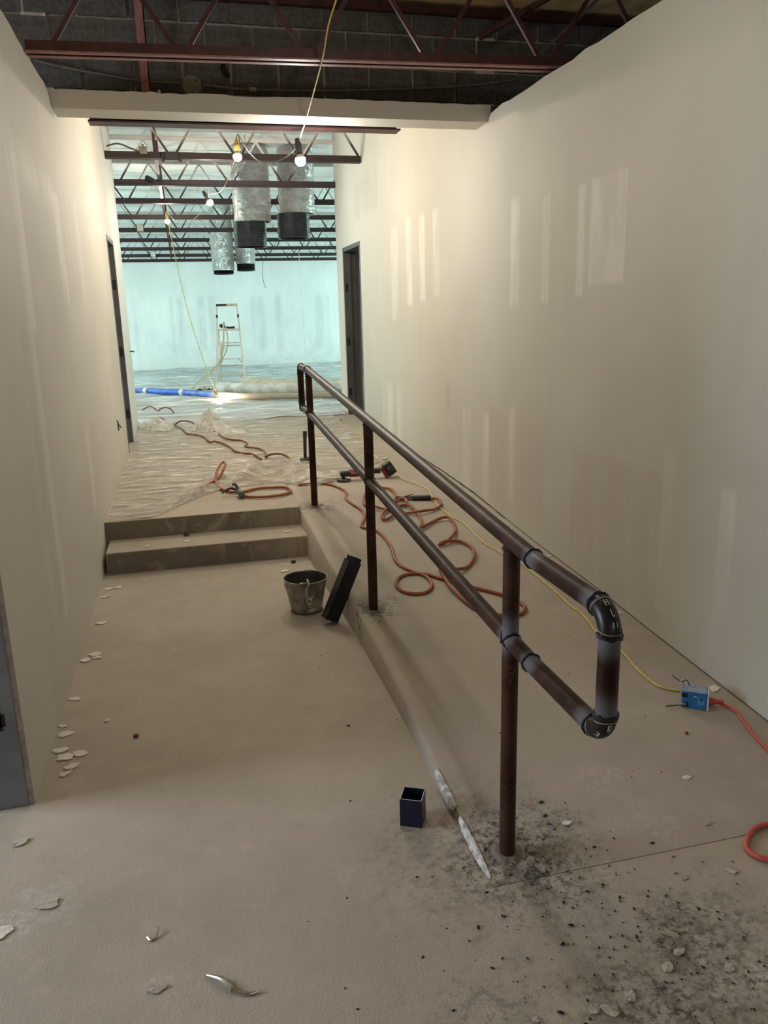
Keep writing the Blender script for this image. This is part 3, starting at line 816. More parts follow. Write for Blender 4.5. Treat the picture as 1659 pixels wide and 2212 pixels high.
for y in (1.963,3.76,5.66):      # rail-to-post welds
    b = MB(); n = 20
    for s in (-1, 1):
        pts = [(X + PR*math.cos(a)*1.02, y + s*(math.sqrt(max(0,PR**2-(PR*math.cos(a))**2))*.9+.004), zmid(y) + PR*math.sin(a)*1.03) for a in [2*math.pi*k/n for k in range(n)]]
        b.tube(pts, [.0042*(1+.25*math.sin(k*1.9)) for k in range(n)], 6, closed=True)
    part(b, 'weld_bead', M_WELD)
    pts = [(X + PR*math.cos(a)*1.03, y + PR*math.sin(a)*1.03, ztop(y) - PR*.55 - .006 + .010*abs(math.sin(a))*0 - .010*abs(math.cos(a))*-1 - .012) for a in [2*math.pi*k/n for k in range(n)]]
    part(MB().tube(pts, [.0042*(1+.25*math.sin(k*1.9)) for k in range(n)], 6, closed=True), 'weld_bead', M_WELD)
# stencilled tag printed on the near post
b = MB()
for k, z in enumerate((.60,.612,.624,.636,.648)):
    for a0 in (-1.95,-1.75,-1.5):
        ln = .14 if (k+int(a0*10)) % 2 else .2
        pts = [(X+(PR+.0006)*math.cos(a), 1.963+(PR+.0006)*math.sin(a), z + .004*math.sin(k*3+a0*9)) for a in [a0-ln/2+ln*i/3 for i in range(4)]]
        b.tube(pts, .0011, 4)
part(b, 'printed_mark', M_TAN, False, 'faint tan stencilled code', post1)
PT_strandA = [(0.039, 9.764, 0.318), (0.114, 9.788, 0.318), (0.211, 9.642, 0.318), (0.285, 9.319, 0.318), (0.324, 8.978, 0.318), (0.41, 8.748, 0.318), (0.507, 8.645, 0.318), (0.556, 8.412, 0.318), (0.521, 8.21, 0.318), (0.578, 8.116, 0.318), (0.655, 8.003, 0.318), (0.685, 7.76, 0.318), (0.667, 7.53, 0.318)]
PT_strandA_arc = [(0.667, 7.53, 0.318), (0.708, 7.471, 0.344), (0.778, 7.366, 0.364), (0.836, 7.274, 0.353), (0.867, 7.221, 0.318)]
PT_strandA_pre = [(-0.215, 10.251, 0.318), (-0.145, 10.144, 0.374), (-0.067, 10.016, 0.393), (0.018, 9.871, 0.383), (0.064, 9.782, 0.318)]
PT_strandB = [(-0.215, 10.251, 0.318), (-0.111, 9.811, 0.318), (-0.057, 9.422, 0.318), (0.031, 9.271, 0.318), (0.122, 9.064, 0.318), (0.179, 8.667, 0.318), (0.225, 8.701, 0.318), (0.298, 8.542, 0.318), (0.369, 8.223, 0.318), (0.406, 7.938, 0.318), (0.48, 7.798, 0.318), (0.547, 7.739, 0.318), (0.585, 7.581, 0.318), (0.61, 7.414, 0.316)]
PT_loop1 = [(-0.705, 12.329, 0.318), (-0.592, 12.137, 0.383), (-0.512, 11.99, 0.376), (-0.467, 11.896, 0.318)]
PT_loop2 = [(-0.464, 11.695, 0.318), (-0.428, 11.665, 0.38), (-0.336, 11.574, 0.418), (-0.257, 11.491, 0.39), (-0.23, 11.456, 0.318)]
PT_loop3 = [(-0.23, 11.456, 0.318), (-0.277, 11.415, 0.318), (-0.212, 11.41, 0.318), (-0.139, 11.105, 0.318), (-0.118, 10.802, 0.318), (-0.205, 10.563, 0.318), (-0.308, 10.523, 0.318)]
PT_loop4 = [(-0.308, 10.523, 0.318), (-0.342, 10.621, 0.367), (-0.405, 10.783, 0.374), (-0.487, 10.971, 0.318)]
PT_leadB = [(0.05, 6.446, 0.298), (0.11, 6.583, 0.301), (0.176, 6.705, 0.303), (0.233, 6.791, 0.305), (0.255, 6.871, 0.307), (0.231, 6.924, 0.308), (0.177, 6.746, 0.304), (0.158, 6.587, 0.301), (0.171, 6.405, 0.297), (0.208, 6.284, 0.296), (0.253, 6.198, 0.295), (0.302, 6.18, 0.295), (0.359, 6.168, 0.295), (0.465, 6.24, 0.296), (0.575, 6.24, 0.296), (0.683, 6.21, 0.296), (0.718, 6.117, 0.295), (0.701, 6.019, 0.294), (0.627, 5.951, 0.294), (0.519, 5.934, 0.294), (0.423, 5.95, 0.294), (0.343, 6.015, 0.294), (0.331, 6.075, 0.295)]
PT_clamp = [(0.334, 5.992, 0.304), (0.304, 6.212, 0.306), (0.217, 6.204, 0.306), (0.298, 6.375, 0.307), (0.318, 6.287, 0.306)]
PT_leadC = [(0.81, 6.293, 0.291), (0.973, 6.3, 0.292), (1.062, 6.212, 0.289), (1.117, 6.075, 0.284), (1.133, 5.932, 0.279), (1.098, 5.747, 0.273), (1.117, 5.586, 0.265), (1.145, 5.474, 0.257), (1.149, 5.373, 0.249), (1.126, 5.25, 0.24), (1.089, 5.152, 0.233), (1.069, 5.082, 0.228), (1.097, 5.036, 0.225), (1.144, 4.988, 0.221), (1.166, 4.882, 0.214), (1.17, 4.745, 0.204), (1.164, 4.617, 0.194), (1.144, 4.498, 0.186), (1.133, 4.399, 0.181), (1.149, 4.295, 0.177), (1.19, 4.2, 0.173), (1.233, 4.119, 0.169), (1.235, 4.018, 0.164), (1.211, 3.939, 0.161), (1.154, 3.883, 0.158), (1.085, 3.892, 0.159), (1.044, 3.945, 0.161), (1.037, 4.031, 0.165), (1.068, 4.121, 0.169), (1.123, 4.173, 0.171), (1.199, 4.174, 0.171), (1.255, 4.135, 0.17), (1.3, 4.065, 0.167), (1.343, 4.02, 0.165), (1.436, 3.885, 0.159), (1.492, 3.817, 0.156), (1.55, 3.741, 0.152)]
PT_leadC2 = [(1.573, 3.706, 0.149), (1.598, 3.639, 0.144), (1.607, 3.577, 0.14), (1.576, 3.517, 0.136), (1.535, 3.495, 0.134), (1.486, 3.497, 0.134), (1.434, 3.515, 0.136), (1.354, 3.59, 0.141), (1.307, 3.859, 0.157), (1.331, 4.091, 0.168), (1.348, 4.204, 0.173), (1.378, 4.162, 0.171), (1.45, 4.142, 0.17), (1.529, 4.207, 0.173), (1.612, 4.344, 0.179), (1.646, 4.481, 0.185), (1.63, 4.606, 0.194), (1.57, 4.634, 0.196), (1.504, 4.616, 0.194), (1.465, 4.586, 0.192), (1.5, 4.605, 0.194), (1.562, 4.661, 0.198), (1.626, 4.757, 0.205), (1.681, 4.9, 0.215), (1.697, 5.034, 0.225), (1.667, 5.086, 0.228), (1.594, 5.063, 0.227), (1.502, 4.976, 0.22), (1.449, 4.931, 0.217), (1.491, 5.062, 0.227), (1.513, 5.23, 0.239), (1.509, 5.384, 0.25), (1.467, 5.443, 0.254), (1.409, 5.444, 0.254), (1.322, 5.373, 0.249), (1.252, 5.243, 0.24), (1.252, 5.17, 0.235), (1.306, 5.199, 0.237), (1.378, 5.328, 0.246), (1.396, 5.415, 0.252), (1.494, 5.468, 0.256), (1.513, 5.544, 0.262), (1.49, 5.6, 0.266), (1.431, 5.567, 0.263), (1.466, 5.677, 0.271), (1.486, 5.853, 0.277), (1.453, 5.97, 0.28), (1.375, 5.952, 0.28), (1.275, 5.838, 0.276), (1.213, 5.66, 0.27), (1.197, 5.534, 0.261), (1.247, 5.456, 0.255), (1.29, 5.398, 0.251), (1.41, 5.304, 0.244), (1.49, 5.251, 0.24), (1.57, 5.26, 0.241), (1.672, 5.309, 0.245), (1.736, 5.385, 0.25), (1.752, 5.495, 0.258), (1.71, 5.557, 0.263)]
PT_stinger = [(1.707, 5.544, 0.274), (1.576, 5.58, 0.276), (1.465, 5.617, 0.279)]
PT_yellow = [(1.899, 10.044, 0.316), (1.823, 9.891, 0.316), (1.8, 9.589, 0.316), (1.81, 9.089, 0.316), (1.83, 8.776, 0.316), (1.82, 8.424, 0.316), (1.727, 7.916, 0.316), (1.684, 7.311, 0.312), (1.686, 7.063, 0.307), (1.682, 6.811, 0.302), (1.674, 6.615, 0.297), (1.671, 6.391, 0.293), (1.68, 6.22, 0.287), (1.721, 6.094, 0.283), (1.766, 5.94, 0.277), (1.774, 5.818, 0.273), (1.745, 5.632, 0.266), (1.73, 5.495, 0.256), (1.718, 5.324, 0.244), (1.735, 5.122, 0.229), (1.762, 5.02, 0.222), (1.769, 4.897, 0.213), (1.765, 4.726, 0.2), (1.763, 4.59, 0.191), (1.786, 4.478, 0.183), (1.804, 4.351, 0.177), (1.796, 4.387, 0.179), (1.84, 4.203, 0.171), (1.848, 3.958, 0.16), (1.85, 3.724, 0.148), (1.846, 3.542, 0.135), (1.855, 3.436, 0.128), (1.844, 3.319, 0.12), (1.831, 3.24, 0.114), (1.842, 3.118, 0.105), (1.843, 3.003, 0.099), (1.827, 2.881, 0.091), (1.821, 2.781, 0.086), (1.83, 2.697, 0.081), (1.865, 2.657, 0.078), (1.898, 2.64, 0.077)]
PT_red = [(1.995, 2.484, 0.074), (2.013, 2.451, 0.072), (2.002, 2.392, 0.069), (1.979, 2.309, 0.061), (1.965, 2.209, 0.051), (1.966, 2.132, 0.042)]
PT_redloop = [(1.771, 1.86, 0.011), (1.688, 1.865, 0.012), (1.634, 1.851, 0.01), (1.587, 1.817, 0.01), (1.56, 1.779, 0.01), (1.566, 1.744, 0.01), (1.588, 1.723, 0.01), (1.63, 1.693, 0.01)]

# ================================================================ CORDS AND LEADS
tag(MB().tube(spline([(x,y,z+.013) for x,y,z in PT_strandA_pre + PT_strandA[1:] + PT_strandA_arc[1:]], 5), .0105, 8).build('welding_lead', M_BROWN, smooth=True), 'brown welding lead across the plastic, starting behind the crumpled ball of plastic', 'cable')
tag(MB().tube(spline(PT_loop1 + PT_loop2 + PT_loop3[1:] + PT_loop4[1:] + [(-.40,10.72,.33),(-.30,10.45,.32)] + [(x,y,z+.013) for x,y,z in PT_strandB], 5), .0105, 8).build('welding_lead', M_BROWN, smooth=True), 'brown welding lead across the plastic with humped coils by the left wall', 'cable')
tag(MB().tube(spline([(p[0],p[1],p[2]+.006+(.10*math.sin(math.pi*(i-2)/5) if 2<i<7 else 0)) for i,p in enumerate(PT_leadB)], 6), .0115, 8).build('welding_lead', M_ORANGE, smooth=True), 'orange welding lead looped on the landing with a ground clamp on its end', 'cable')
lift = lambda i: .030 if i in (12,13,14,15,16,17) else (.018 if 20 < i < 40 else .004)
ptsC = PT_leadC + PT_leadC2
tag(MB().tube(spline([(x,y,z+.003+ (.016*math.sin(math.pi*((i*7)%10)/10) if i > 44 else 0)) for i,(x,y,z) in enumerate(ptsC)], 6), .0105, 8).build('welding_lead', M_ORANGE, smooth=True), 'long orange welding lead coiled in loops down the ramp behind the handrail', 'cable')
tag(MB().tube(spline([(x,y,z+.001) for x,y,z in PT_yellow], 5), .0055, 8).build('extension_cord', M_YELLOW, smooth=True), 'thin yellow cord along the right wall down to the blue box', 'cord')
tag(MB().tube(spline([(1.978,2.497,.082)] + PT_red + [(2.0,2.0,.03),(2.04,1.9,.02)], 5), .0062, 8).build('extension_cord', M_RED, smooth=True), 'red cord plugged into the blue box at the right wall', 'cord')
tag(MB().tube(spline(PT_redloop, 6), .0085, 8).build('extension_cord', M_RED, smooth=True), 'loop of faded red cord at the right edge of the floor', 'cord')
# electrode holder
t = thing('electrode_holder', 'black welding electrode holder with worn jaws among the orange loops on the ramp', 'tool', (1.585,5.60,.274), math.atan2(-.04,.14))
rx = Matrix.Rotation(math.pi/2,4,'Y')
MB().lathe([(.019,-.005),(.0215,0),(.0215,.13),(.018,.136)],16, mat=rx).build('handle', M_TOOLBLACK, t, smooth=True)
b = MB(); b.bar((-.125,.0,.010),(0,0,.008),.022,.013); b.bar((-.12,0,-.008),(0,0,-.010),.02,.012); b.build('jaws', M_WORN, t, bevel=.003)
MB().bar((-.06,0,.016),(.0,0,.03),.014,.006).build('lever', M_WORN, t, bevel=.002)
# ground clamp
t = thing('ground_clamp', 'dark toothed ground clamp with a grey green grip on the orange lead', 'tool', (.312,6.10,.317), math.radians(-82))
rz_ = Matrix.Rotation(math.pi/2,4,'Y')
MB().lathe([(.019,.0),(.022,.006),(.022,.125),(.017,.13)],16, mat=Matrix.Translation((0,0,.004)) @ rz_).build('grip', M_GREENGREY, t, smooth=True)
MB().tube(spline([(.01,.0,.012),(-.02,-.05,.03),(-.035,-.09,.012),(-.03,-.125,-.006)],5), [.011]*6+[.009]*5+[.006]*5, 8).build('jaw', M_TOOLBLACK, t, smooth=True)
jw = MB().tube(spline([(.0,.0,.02),(-.03,-.015,.055),(-.055,-.03,.05)],5), .010, 8).build('jaw', M_TOOLBLACK, t, smooth=True)
b = MB()
for k in range(5): b.lathe([(.004,0),(.0005,.014)],5, mat=Matrix.Translation((-.012-.006*k,-.02-.015*k,.03)) @ Matrix.Rotation(math.radians(180),4,'X'))
b.build('teeth', M_TOOLBLACK, jw)

# blue box on the ramp
t = thing('electrical_box', 'blue plastic electrical box lying on the ramp by the right wall', 'electrical box', (1.892,2.535,.066), math.radians(-36))
c0 = .096; dpt = .075; hh = .072
b = MB(); b.box((-c0/2,-dpt/2,0),(c0/2,dpt/2,hh)); body = b.build('body', M_BLUEBOX, t, bevel=.003)
MB().box((-c0/2+.002,-dpt/2+.002,hh),(c0/2-.002,dpt/2-.002,hh+.0015)).build('top_face', M_DUSTBLUE, t)
MB().box((c0/2,-dpt/2-.002,-.001),(c0/2+.007,dpt/2+.002,hh+.003)).build('receptacle_face', M_WHITE, t, bevel=.002)
MB().box((-c0/2-.001,-dpt/2-.0015,hh-.024),(-c0/2+.022,-dpt/2+.002,hh-.008)).build('knockout', M_BLACK, body)
MB().box((-c0/2+.012,-dpt/2-.0015,.008),(-c0/2+.027,-dpt/2+.002,.026)).build('knockout', M_BLACK, body)
MB().box((c0/2-.036,-dpt/2-.002,.022),(c0/2-.010,-dpt/2+.001,.052)).build('tab', M_BLUE2, body)
MB().box((c0/2-.026,-dpt/2-.003,.042),(c0/2-.018,-dpt/2+.001,.050)).build('screw_hole', M_BLACK, body)
MB().box((c0/2-.050,-dpt/2-.002,.054),(c0/2-.038,-dpt/2+.001,.0565)).build('mould_mark', M_WHITE, body)
MB().lathe([(.008,0),(.008,.006)],10, mat=Matrix.Translation((c0/2-.022,-dpt/2+.006,-.003))).build('button', M_RED, t)
w1 = MB()
for ph in (0, math.pi):
    w1.tube([(-c0/2+.018-.075*k/24, -dpt/2-.004-.028*k/24+.0022*math.cos(k*.8+ph), .018-.008*k/24+.0022*math.sin(k*.8+ph)) for k in range(25)], .0019, 5)
w1.build('twisted_wires', M_WIRE, t)
MB().tube([(-c0/2+.018-.03*k/6, -dpt/2-.004-.01*k/6, .0185) for k in range(7)], .0024, 5).build('white_wire', M_WHITE, t)
MB().tube(spline([(-.02,dpt/2-.02,hh),(-.035,dpt/2-.01,hh+.02),(-.055,dpt/2-.015,hh+.012),(-.09,dpt/2+.01,hh+.022)],5), .002, 6).build('loose_wire', M_TOOLBLACK, t)
MB().tube(spline([(-.045,dpt/2-.03,hh-.01),(-.058,dpt/2-.02,hh+.012),(-.04,dpt/2-.01,hh+.018),(-.03,dpt/2-.02,hh)],5), .002, 6).build('loose_wire', M_WHITE, t)
pg = thing('red_plug', 'red moulded plug pushed into the blue box', 'plug', (1.945,2.516,.085), math.radians(-28))
pb = MB().lathe([(.014,0),(.015,.012),(.009,.035),(.0075,.042),(.0085,.044),(.0085,.056),(.006,.058)],14, mat=rx).build('plug_body', M_RED, pg, smooth=True)
MB().lathe([(.0095,.044),(.0095,.048)],12, mat=rx).build('strain_ring', M_RED, pb)

# ================================================================ TOOLS ON THE FLOOR
# bucket
M_DARKINSIDE = plain('dark_inside', (.05,.05,.045), .5, .3, .4, 20)  # dark liner colour for the inside of the bucket
t = thing('metal_bucket', 'small dented galvanised bucket at the foot of the ramp edge', 'bucket', (.556,4.245,0))
def dent(a, z, j): return .0025*noise.noise(V((math.cos(a)*1.5, math.sin(a)*1.5, z*9)))
bk = MB().lathe([(.0865,.006),(.092,.03),(.124,.195),(.1225,.195),(.0905,.03),(.085,.009)], 40, False, True, wob=dent).build('bucket_wall', M_BUCKET, t, smooth=True)
MB().lathe([(.0838,.012),(.0895,.03),(.1215,.190),(.1210,.190),(.0890,.03),(.083,.013)], 40, False, False, wob=dent).build('inside', M_DARKINSIDE, bk, smooth=True)
MB().lathe([(.085,.007),(.085,.011)],40).build('bottom', M_WORN, t)
MB().tube([(.1245*math.cos(2*math.pi*k/44), .1245*math.sin(2*math.pi*k/44), .196) for k in range(44)], .0035, 8, closed=True).build('rim', M_BUCKET, bk, smooth=True)
MB().tube([(.0885*math.cos(2*math.pi*k/40), .0885*math.sin(2*math.pi*k/40), .0045) for k in range(40)], .0045, 6, closed=True).build('foot_ring', M_WORN, t, smooth=True)
for s in (0, 1):
    a = math.radians(20 + 180*s)
    MB().tube([(.127*math.cos(a)+.012*math.cos(k*math.pi/6)*-math.sin(a), .127*math.sin(a)+.012*math.cos(k*math.pi/6)*math.cos(a), .172+.014*math.sin(k*math.pi/6)) for k in range(12)], .003, 6, closed=True).build('handle_ear', M_BUCKET, bk, smooth=True)
b = MB()
for z0, z1, a0, a1 in ((.105,.16,-.62,-.585),(.105,.115,-.68,-.585),(.03,.035,-1.95,-1.45)):
    n = 8
    A = []
    for k in range(n+1):
        a = a0+(a1-a0)*k/n
        r0 = .092+(.124-.092)*(z0-.03)/.165+.001; r1 = .092+(.124-.092)*(z1-.03)/.165+.001
        A.append((b.bm.verts.new((r0*math.cos(a), r0*math.sin(a), z0)), b.bm.verts.new((r1*math.cos(a), r1*math.sin(a), z1))))
    for q, r_ in zip(A, A[1:]): b.bm.faces.new((q[0], r_[0], r_[1], q[1]))
b.build('black_print', M_BLACK, bk)
# bright toggle chain hanging over the rim
t = thing('toggle_chain', 'bright steel toggle and links hooked over the bucket rim', 'chain', (.552,4.108,.204))
t.scale = (1.3, 1.3, 1.3)
def ring(c, r1, r2, nrm, rad):
    n_ = V(nrm).normalized(); u = n_.orthogonal().normalized(); w = n_.cross(u)
    return [V(c)+u*r1*math.cos(2*math.pi*k/18)+w*r2*math.sin(2*math.pi*k/18) for k in range(18)]
MB().tube(ring((.0,.0,.002),.015,.015,(1,.2,.2),.003), .0034, 8, closed=True).build('ring', M_CHROME, t, smooth=True)
MB().tube(ring((-.022,.008,.0),.014,.010,(.1,.4,1),.003), .0034, 8, closed=True).build('ring', M_CHROME, t, smooth=True)
MB().tube(spline([(-.006,-.009,-.006),(-.008,-.012,-.03),(-.008,-.010,-.055),(.004,-.012,-.066),(.016,-.012,-.058)],5), .0036, 8).build('hook', M_CHROME, t, smooth=True)
MB().tube(ring((.001,-.008,-.078),.011,.012,(.3,1,0),.003), .0032, 8, closed=True).build('ring', M_CHROME, t, smooth=True)
MB().tube([(.004,-.006,-.088),(.005,-.003,-.118)], .0028, 8).build('shank', M_CHROME, t, smooth=True)
MB().tube(spline([(-.016,-.003,-.112),(-.008,-.003,-.120),(.005,-.003,-.122),(.018,-.003,-.120),(.026,-.003,-.112)],4), .0034, 8).build('toggle_bar', M_CHROME, t, smooth=True)

# black square tube leaning on the ramp edge
p0 = V((.632,3.985,.004)); p1 = V((.806,4.055,.345))
d = (p1-p0).normalized(); sd = V((.14,-.99,0)); sd = (sd - d*sd.dot(d)).normalized(); nd = sd.cross(d)
m = Matrix((sd, nd, d)).transposed().to_4x4(); m.translation = p0 + d*.025
t = thing('square_tube', 'black square tube with a frayed top end leaning on the ramp edge beside the bucket', 'tube'); t.matrix_world = m
Ln = .345; w = .037
b = MB()
for a0, a1 in (((-w,-w,0),(w,-w+.004,Ln)),((-w,w-.004,0),(w,w,Ln)),((-w,-w,0),(-w+.004,w,Ln)),((w-.004,-w,0),(w,w,Ln))): b.box(a0, a1)
b.build('tube_wall', M_TUBE, t)
MB().box((-w+.002,-w+.002,0),(w-.002,w-.002,.004)).build('end_cap', M_TUBE, t)
b = MB(); rt = random.Random(4)
for k in range(90):
    x = rt.uniform(-w*.55,w*.9); y = rt.uniform(-w*.9,w*.9); h = rt.uniform(.004,.026)
    b.bar((x,y,Ln-.05),(x+rt.uniform(-.004,.004),y+rt.uniform(-.004,.004),Ln+h),.005,.005)
o = b.build('frayed_filling', M_TUBESIDE, t); o['kind'] = 'stuff'

# small navy box
t = thing('navy_box', 'small open navy blue steel box on the near floor beside the ramp end', 'box', (.609,2.216,0), math.radians(-27))
s2 = .0365; hb = .10; tw = .003
b = MB()
b.box((-s2,-s2,0),(s2,-s2+tw,hb)); b.box((-s2,s2-tw,0),(s2,s2,hb)); b.box((-s2,-s2,0),(-s2+tw,s2,hb)); b.box((s2-tw,-s2,0),(s2,s2,hb))
nv = b.build('wall', M_NAVY, t)
MB().box((-s2+.001,-s2+.001,0),(s2-.001,s2-.001,.004)).build('bottom', M_NAVY, t)
b = MB()
for a0, a1 in (((-s2,-s2,hb),(s2,-s2+tw,hb+.0006)),((-s2,s2-tw,hb),(s2,s2,hb+.0006)),((-s2,-s2,hb),(-s2+tw,s2,hb+.0006)),((s2-tw,-s2,hb),(s2,s2,hb+.0006))): b.box(a0,a1)
b.build('cut_edge', M_NAVYRIM, nv)

# sledge hammer standing on its head
t = thing('sledge_hammer', 'short sledge hammer standing on its head behind the far railing post', 'hammer', (1.0,7.20,.306), .5)
b = MB(); b.lathe([(.020,-.05),(.026,-.045),(.026,-.03),(.020,-.022),(.020,.022),(.026,.03),(.026,.045),(.020,.05)],8, mat=Matrix.Translation((0,0,.028)) @ rx)
b.build('hammer_head', M_IRON, t, bevel=.003)
MB().tube([(0,0,.03),(.002,0,.08),(.006,.0,.18),(.010,0,.25),(.012,0,.285),(.012,0,.295)], [.016,.015,.016,.018,.020,.017], 12).build('handle', M_WOODGREY, t, smooth=True)

# cordless grinder
t = thing('angle_grinder', 'red and black cordless angle grinder on the landing with its disc on the floor', 'power tool', (1.195,6.345,.292), math.radians(1))
MB().lathe([(.060,.004),(.062,.008),(.062,.012),(.02,.016)],28, mat=Matrix.Rotation(.06,4,'Y')).build('grinding_disc', M_DISC, t, smooth=True)
MB().lathe([(.012,.012),(.012,.036)],12).build('spindle', M_TOOLBLACK, t)
b = MB(); b.box((-.028,-.032,.034),(.055,.032,.078)); gh = b.build('gear_head', M_TOOLBLACK, t, bevel=.012, seg=3)
b = MB()
for k in range(4): b.box((-.012+.016*k,-.034,.046),(-.006+.016*k,.034,.068))
b.build('cooling_ribs', M_TOOLBLACK, gh)
mot = MB().lathe([(.030,.05),(.033,.06),(.034,.12),(.032,.17),(.025,.185)],18, mat=Matrix.Translation((0,0,.058)) @ rx).build('motor_housing', M_TOOLRED, t, smooth=True)
MB().lathe([(.024,.18),(.022,.22),(.023,.29),(.027,.315)],16, mat=Matrix.Translation((0,0,.062)) @ rx).build('handle', M_TOOLBLACK, t, smooth=True)
mb_ = Matrix.Translation((.385,0,.068)) @ Matrix.Rotation(math.radians(-33),4,'Y')
MB().box((-.055,-.034,-.052),(-.028,.034,.055), mb_).build('battery_mount', M_TOOLRED, t, bevel=.006)
bat = MB().box((-.028,-.038,-.058),(.052,.038,.058), mb_).build('battery', M_TOOLBLACK, t, bevel=.012, seg=3)
def lettering(txt, size, mat, parent, mtx, name='lettering'):
    cu = bpy.data.curves.new(name, 'FONT'); cu.body = txt; cu.size = size; cu.extrude = .0002; cu.align_x = 'CENTER'; cu.resolution_u = 2
    tmp = bpy.data.objects.new(name, cu); COL.objects.link(tmp)
    me = bpy.data.meshes.new_from_object(tmp.evaluated_get(bpy.context.evaluated_depsgraph_get()))
    bpy.data.objects.remove(tmp); bpy.data.curves.remove(cu)
    o = bpy.data.objects.new(name, me); COL.objects.link(o); me.materials.append(mat); o.parent = parent; o.matrix_local = mtx
    return o
fx = Matrix.Rotation(math.pi/2,4,'X')
lettering('Milwaukee', .022, M_WHITE, mot, Matrix.Translation((.105,-.0345,.056)) @ Matrix.Rotation(.05,4,'Y') @ fx)
lettering('M18', .016, M_WHITE, bat, mb_ @ Matrix.Translation((.012,-.0385,.012)) @ Matrix.Rotation(math.radians(-90),4,'Y') @ fx)
for k in range(2): MB().box((.022+.012*k,-.0386,-.03),(.026+.012*k,-.0378,.03), mb_).build('label_stripe', M_IRON, bat)

# ================================================================ PLASTIC SHEETS
def land_or_ramp(x, y):
    return max(ramp_z(y) if x > .72 else land_z(y), 0)
YF = [(-.65,5.615),(-.32,5.605),(-.24,5.72),(.05,6.20),(.28,6.40),(.66,6.45),(.82,6.28),(1.0,6.22),(1.12,6.35)]
def sheet(u, v):
    v2 = v**1.6
    xr = interp(v2, [0,.18,1], [1.12,1.77,1.84])
    x = -.63 + u*(xr+.63)
    x0 = -.63 + u*1.75
    yf = interp(x0, [p[0] for p in YF], [p[1] for p in YF])
    y = yf + v2*(10.5-yf)
    dd = y - yf
    z = land_or_ramp(x, y) + .004
    ridge = 1-abs(noise.noise(V((x*2.2+.6*noise.noise(V((x,y,1))), y*5.5, 2.)))*2)
    z += .014*max(0, ridge)**3 + .004*noise.noise(V((x*9,y*14,0)))+.003
    q = math.exp(-((x0-.52)/.30)**4)
    z += q*(.15*math.exp(-((dd-.20-.05*noise.noise(V((x*4,0,0))))/.10)**2) + .06*math.exp(-((dd-.46)/.10)**2)*(1+.6*noise.noise(V((x*6,y*6,0)))))
    z += .055*math.exp(-((dd-.10)/.05)**2)*math.exp(-((x0+.02)/.20)**4)
    z += .03*math.exp(-((dd-.06)/.05)**2)*math.exp(-((x0-1.0)/.12)**2)
    z += q*.02*noise.noise(V((x*13,y*13,5)))*math.exp(-(dd/.5)**2)
    return (x, y, max(z, land_or_ramp(x,y)+.003))
tag(MB().grid(sheet, 110, 190).build('plastic_sheet', M_FILM, smooth=True), 'clear plastic sheet covering the landing, its front edge bunched up above the steps', 'plastic sheet')
def hall_sheet(u, v):
    x = -5.6 + 14.8*u; y0 = 10.47 if x < R-.03 else 11.02; y = y0 + (22.02-y0)*v
    f = noise.noise(V((x*.35, y*2.2, 3))) ; g = 1-abs(noise.noise(V((x*.5+.5*noise.noise(V((x*.7,y*.7,0))), y*3.1, 7)))*2)
    return (x, y, .316 + .012*abs(f) + .035*max(0,g)**4 + .003)
tag(MB().grid(hall_sheet, 130, 260).build('plastic_sheet', M_FILMHALL, smooth=True), 'wrinkled milky plastic sheet spread over the whole hall floor', 'plastic sheet')
def wall_sheet(u, v):
    x = -5.6 + 14.8*u; z = .33 + 2.68*v
    sag = (1-v)**2
    sx_ = x*1.3 + 1.4*(1-v)**2*(1 if x > 1.5 else -.6)
    g = 1-abs(noise.noise(V((sx_*1.3, z*.25, 11)))*2)
    y = 22.05 - .02 - .07*sag*max(0,g)**3 - .03*noise.noise(V((x*.9,z*.5,0)))*sag - .20*max(0,.12-v)/.12
    return (x, min(y,22.07), z)
ws = tag(MB().grid(wall_sheet, 240, 40).build('plastic_sheet', M_FILMWALL, smooth=True), 'thin plastic sheet hung over the far wall of the hall with sagging folds', 'plastic sheet')
for cx, cz, sx_, sz_ in ((2.35,1.05,-.75,-.62),(2.9,1.05,-.85,-.62),(3.25,1.0,-.95,-.58),(3.75,1.1,-.75,-.6),(1.55,.95,-.3,-.5),(2.0,1.5,-.2,-.4),(3.0,1.75,-.25,-.6),(4.2,.9,-.6,-.45),(-.6,1.3,.12,-.6),(.1,1.0,.1,-.4),(-1.0,1.5,.1,-.5)):
    P = [V((cx+sx_*t_**1.7, 21.93-.05*t_, cz+sz_*math.sin(t_*math.pi/2))) for t_ in [k/14 for k in range(15)]]
    MB().tube(P, [.004+.012*math.sin(math.pi*k/14) for k in range(15)], 6).build('fold', M_FILMWALL2, ws, smooth=True)
def bag(name, label, c, rx_, ry_, h, rz, seed):
    b = MB(); nr, na = 14, 40
    g = []
    for j in range(nr+1):
        row = []
        for k in range(na):
            a = 2*math.pi*k/na; s = j/nr
            q = noise.noise(V((math.cos(a)*1.5, math.sin(a)*1.5, seed)))
            cr_ = abs(noise.noise(V((math.cos(a)*3*s, math.sin(a)*3*s, seed+s*2))))
            rr = s*(1+.3*q)
            z = h*max(0,(1-s**1.6))*(1-.9*cr_) + .02*s*abs(noise.noise(V((a*4,s*5,seed))))
            row.append(b.bm.verts.new((rx_*rr*math.cos(a), ry_*rr*math.sin(a), max(.004,z))))
        g.append(row)
    for j in range(nr):
        for k in range(na): b.bm.faces.new((g[j][k],g[j][(k+1)%na],g[j+1][(k+1)%na],g[j+1][k]))
    o = b.build(name, M_FILM2); o.location = c; o.rotation_euler = (0,0,rz)
    return tag(o, label, 'plastic')
bag('crumpled_plastic', 'crumpled ball of clear plastic in the middle of the landing', (.22,9.72,.318), .24, .22, .26, .2, 3.1)
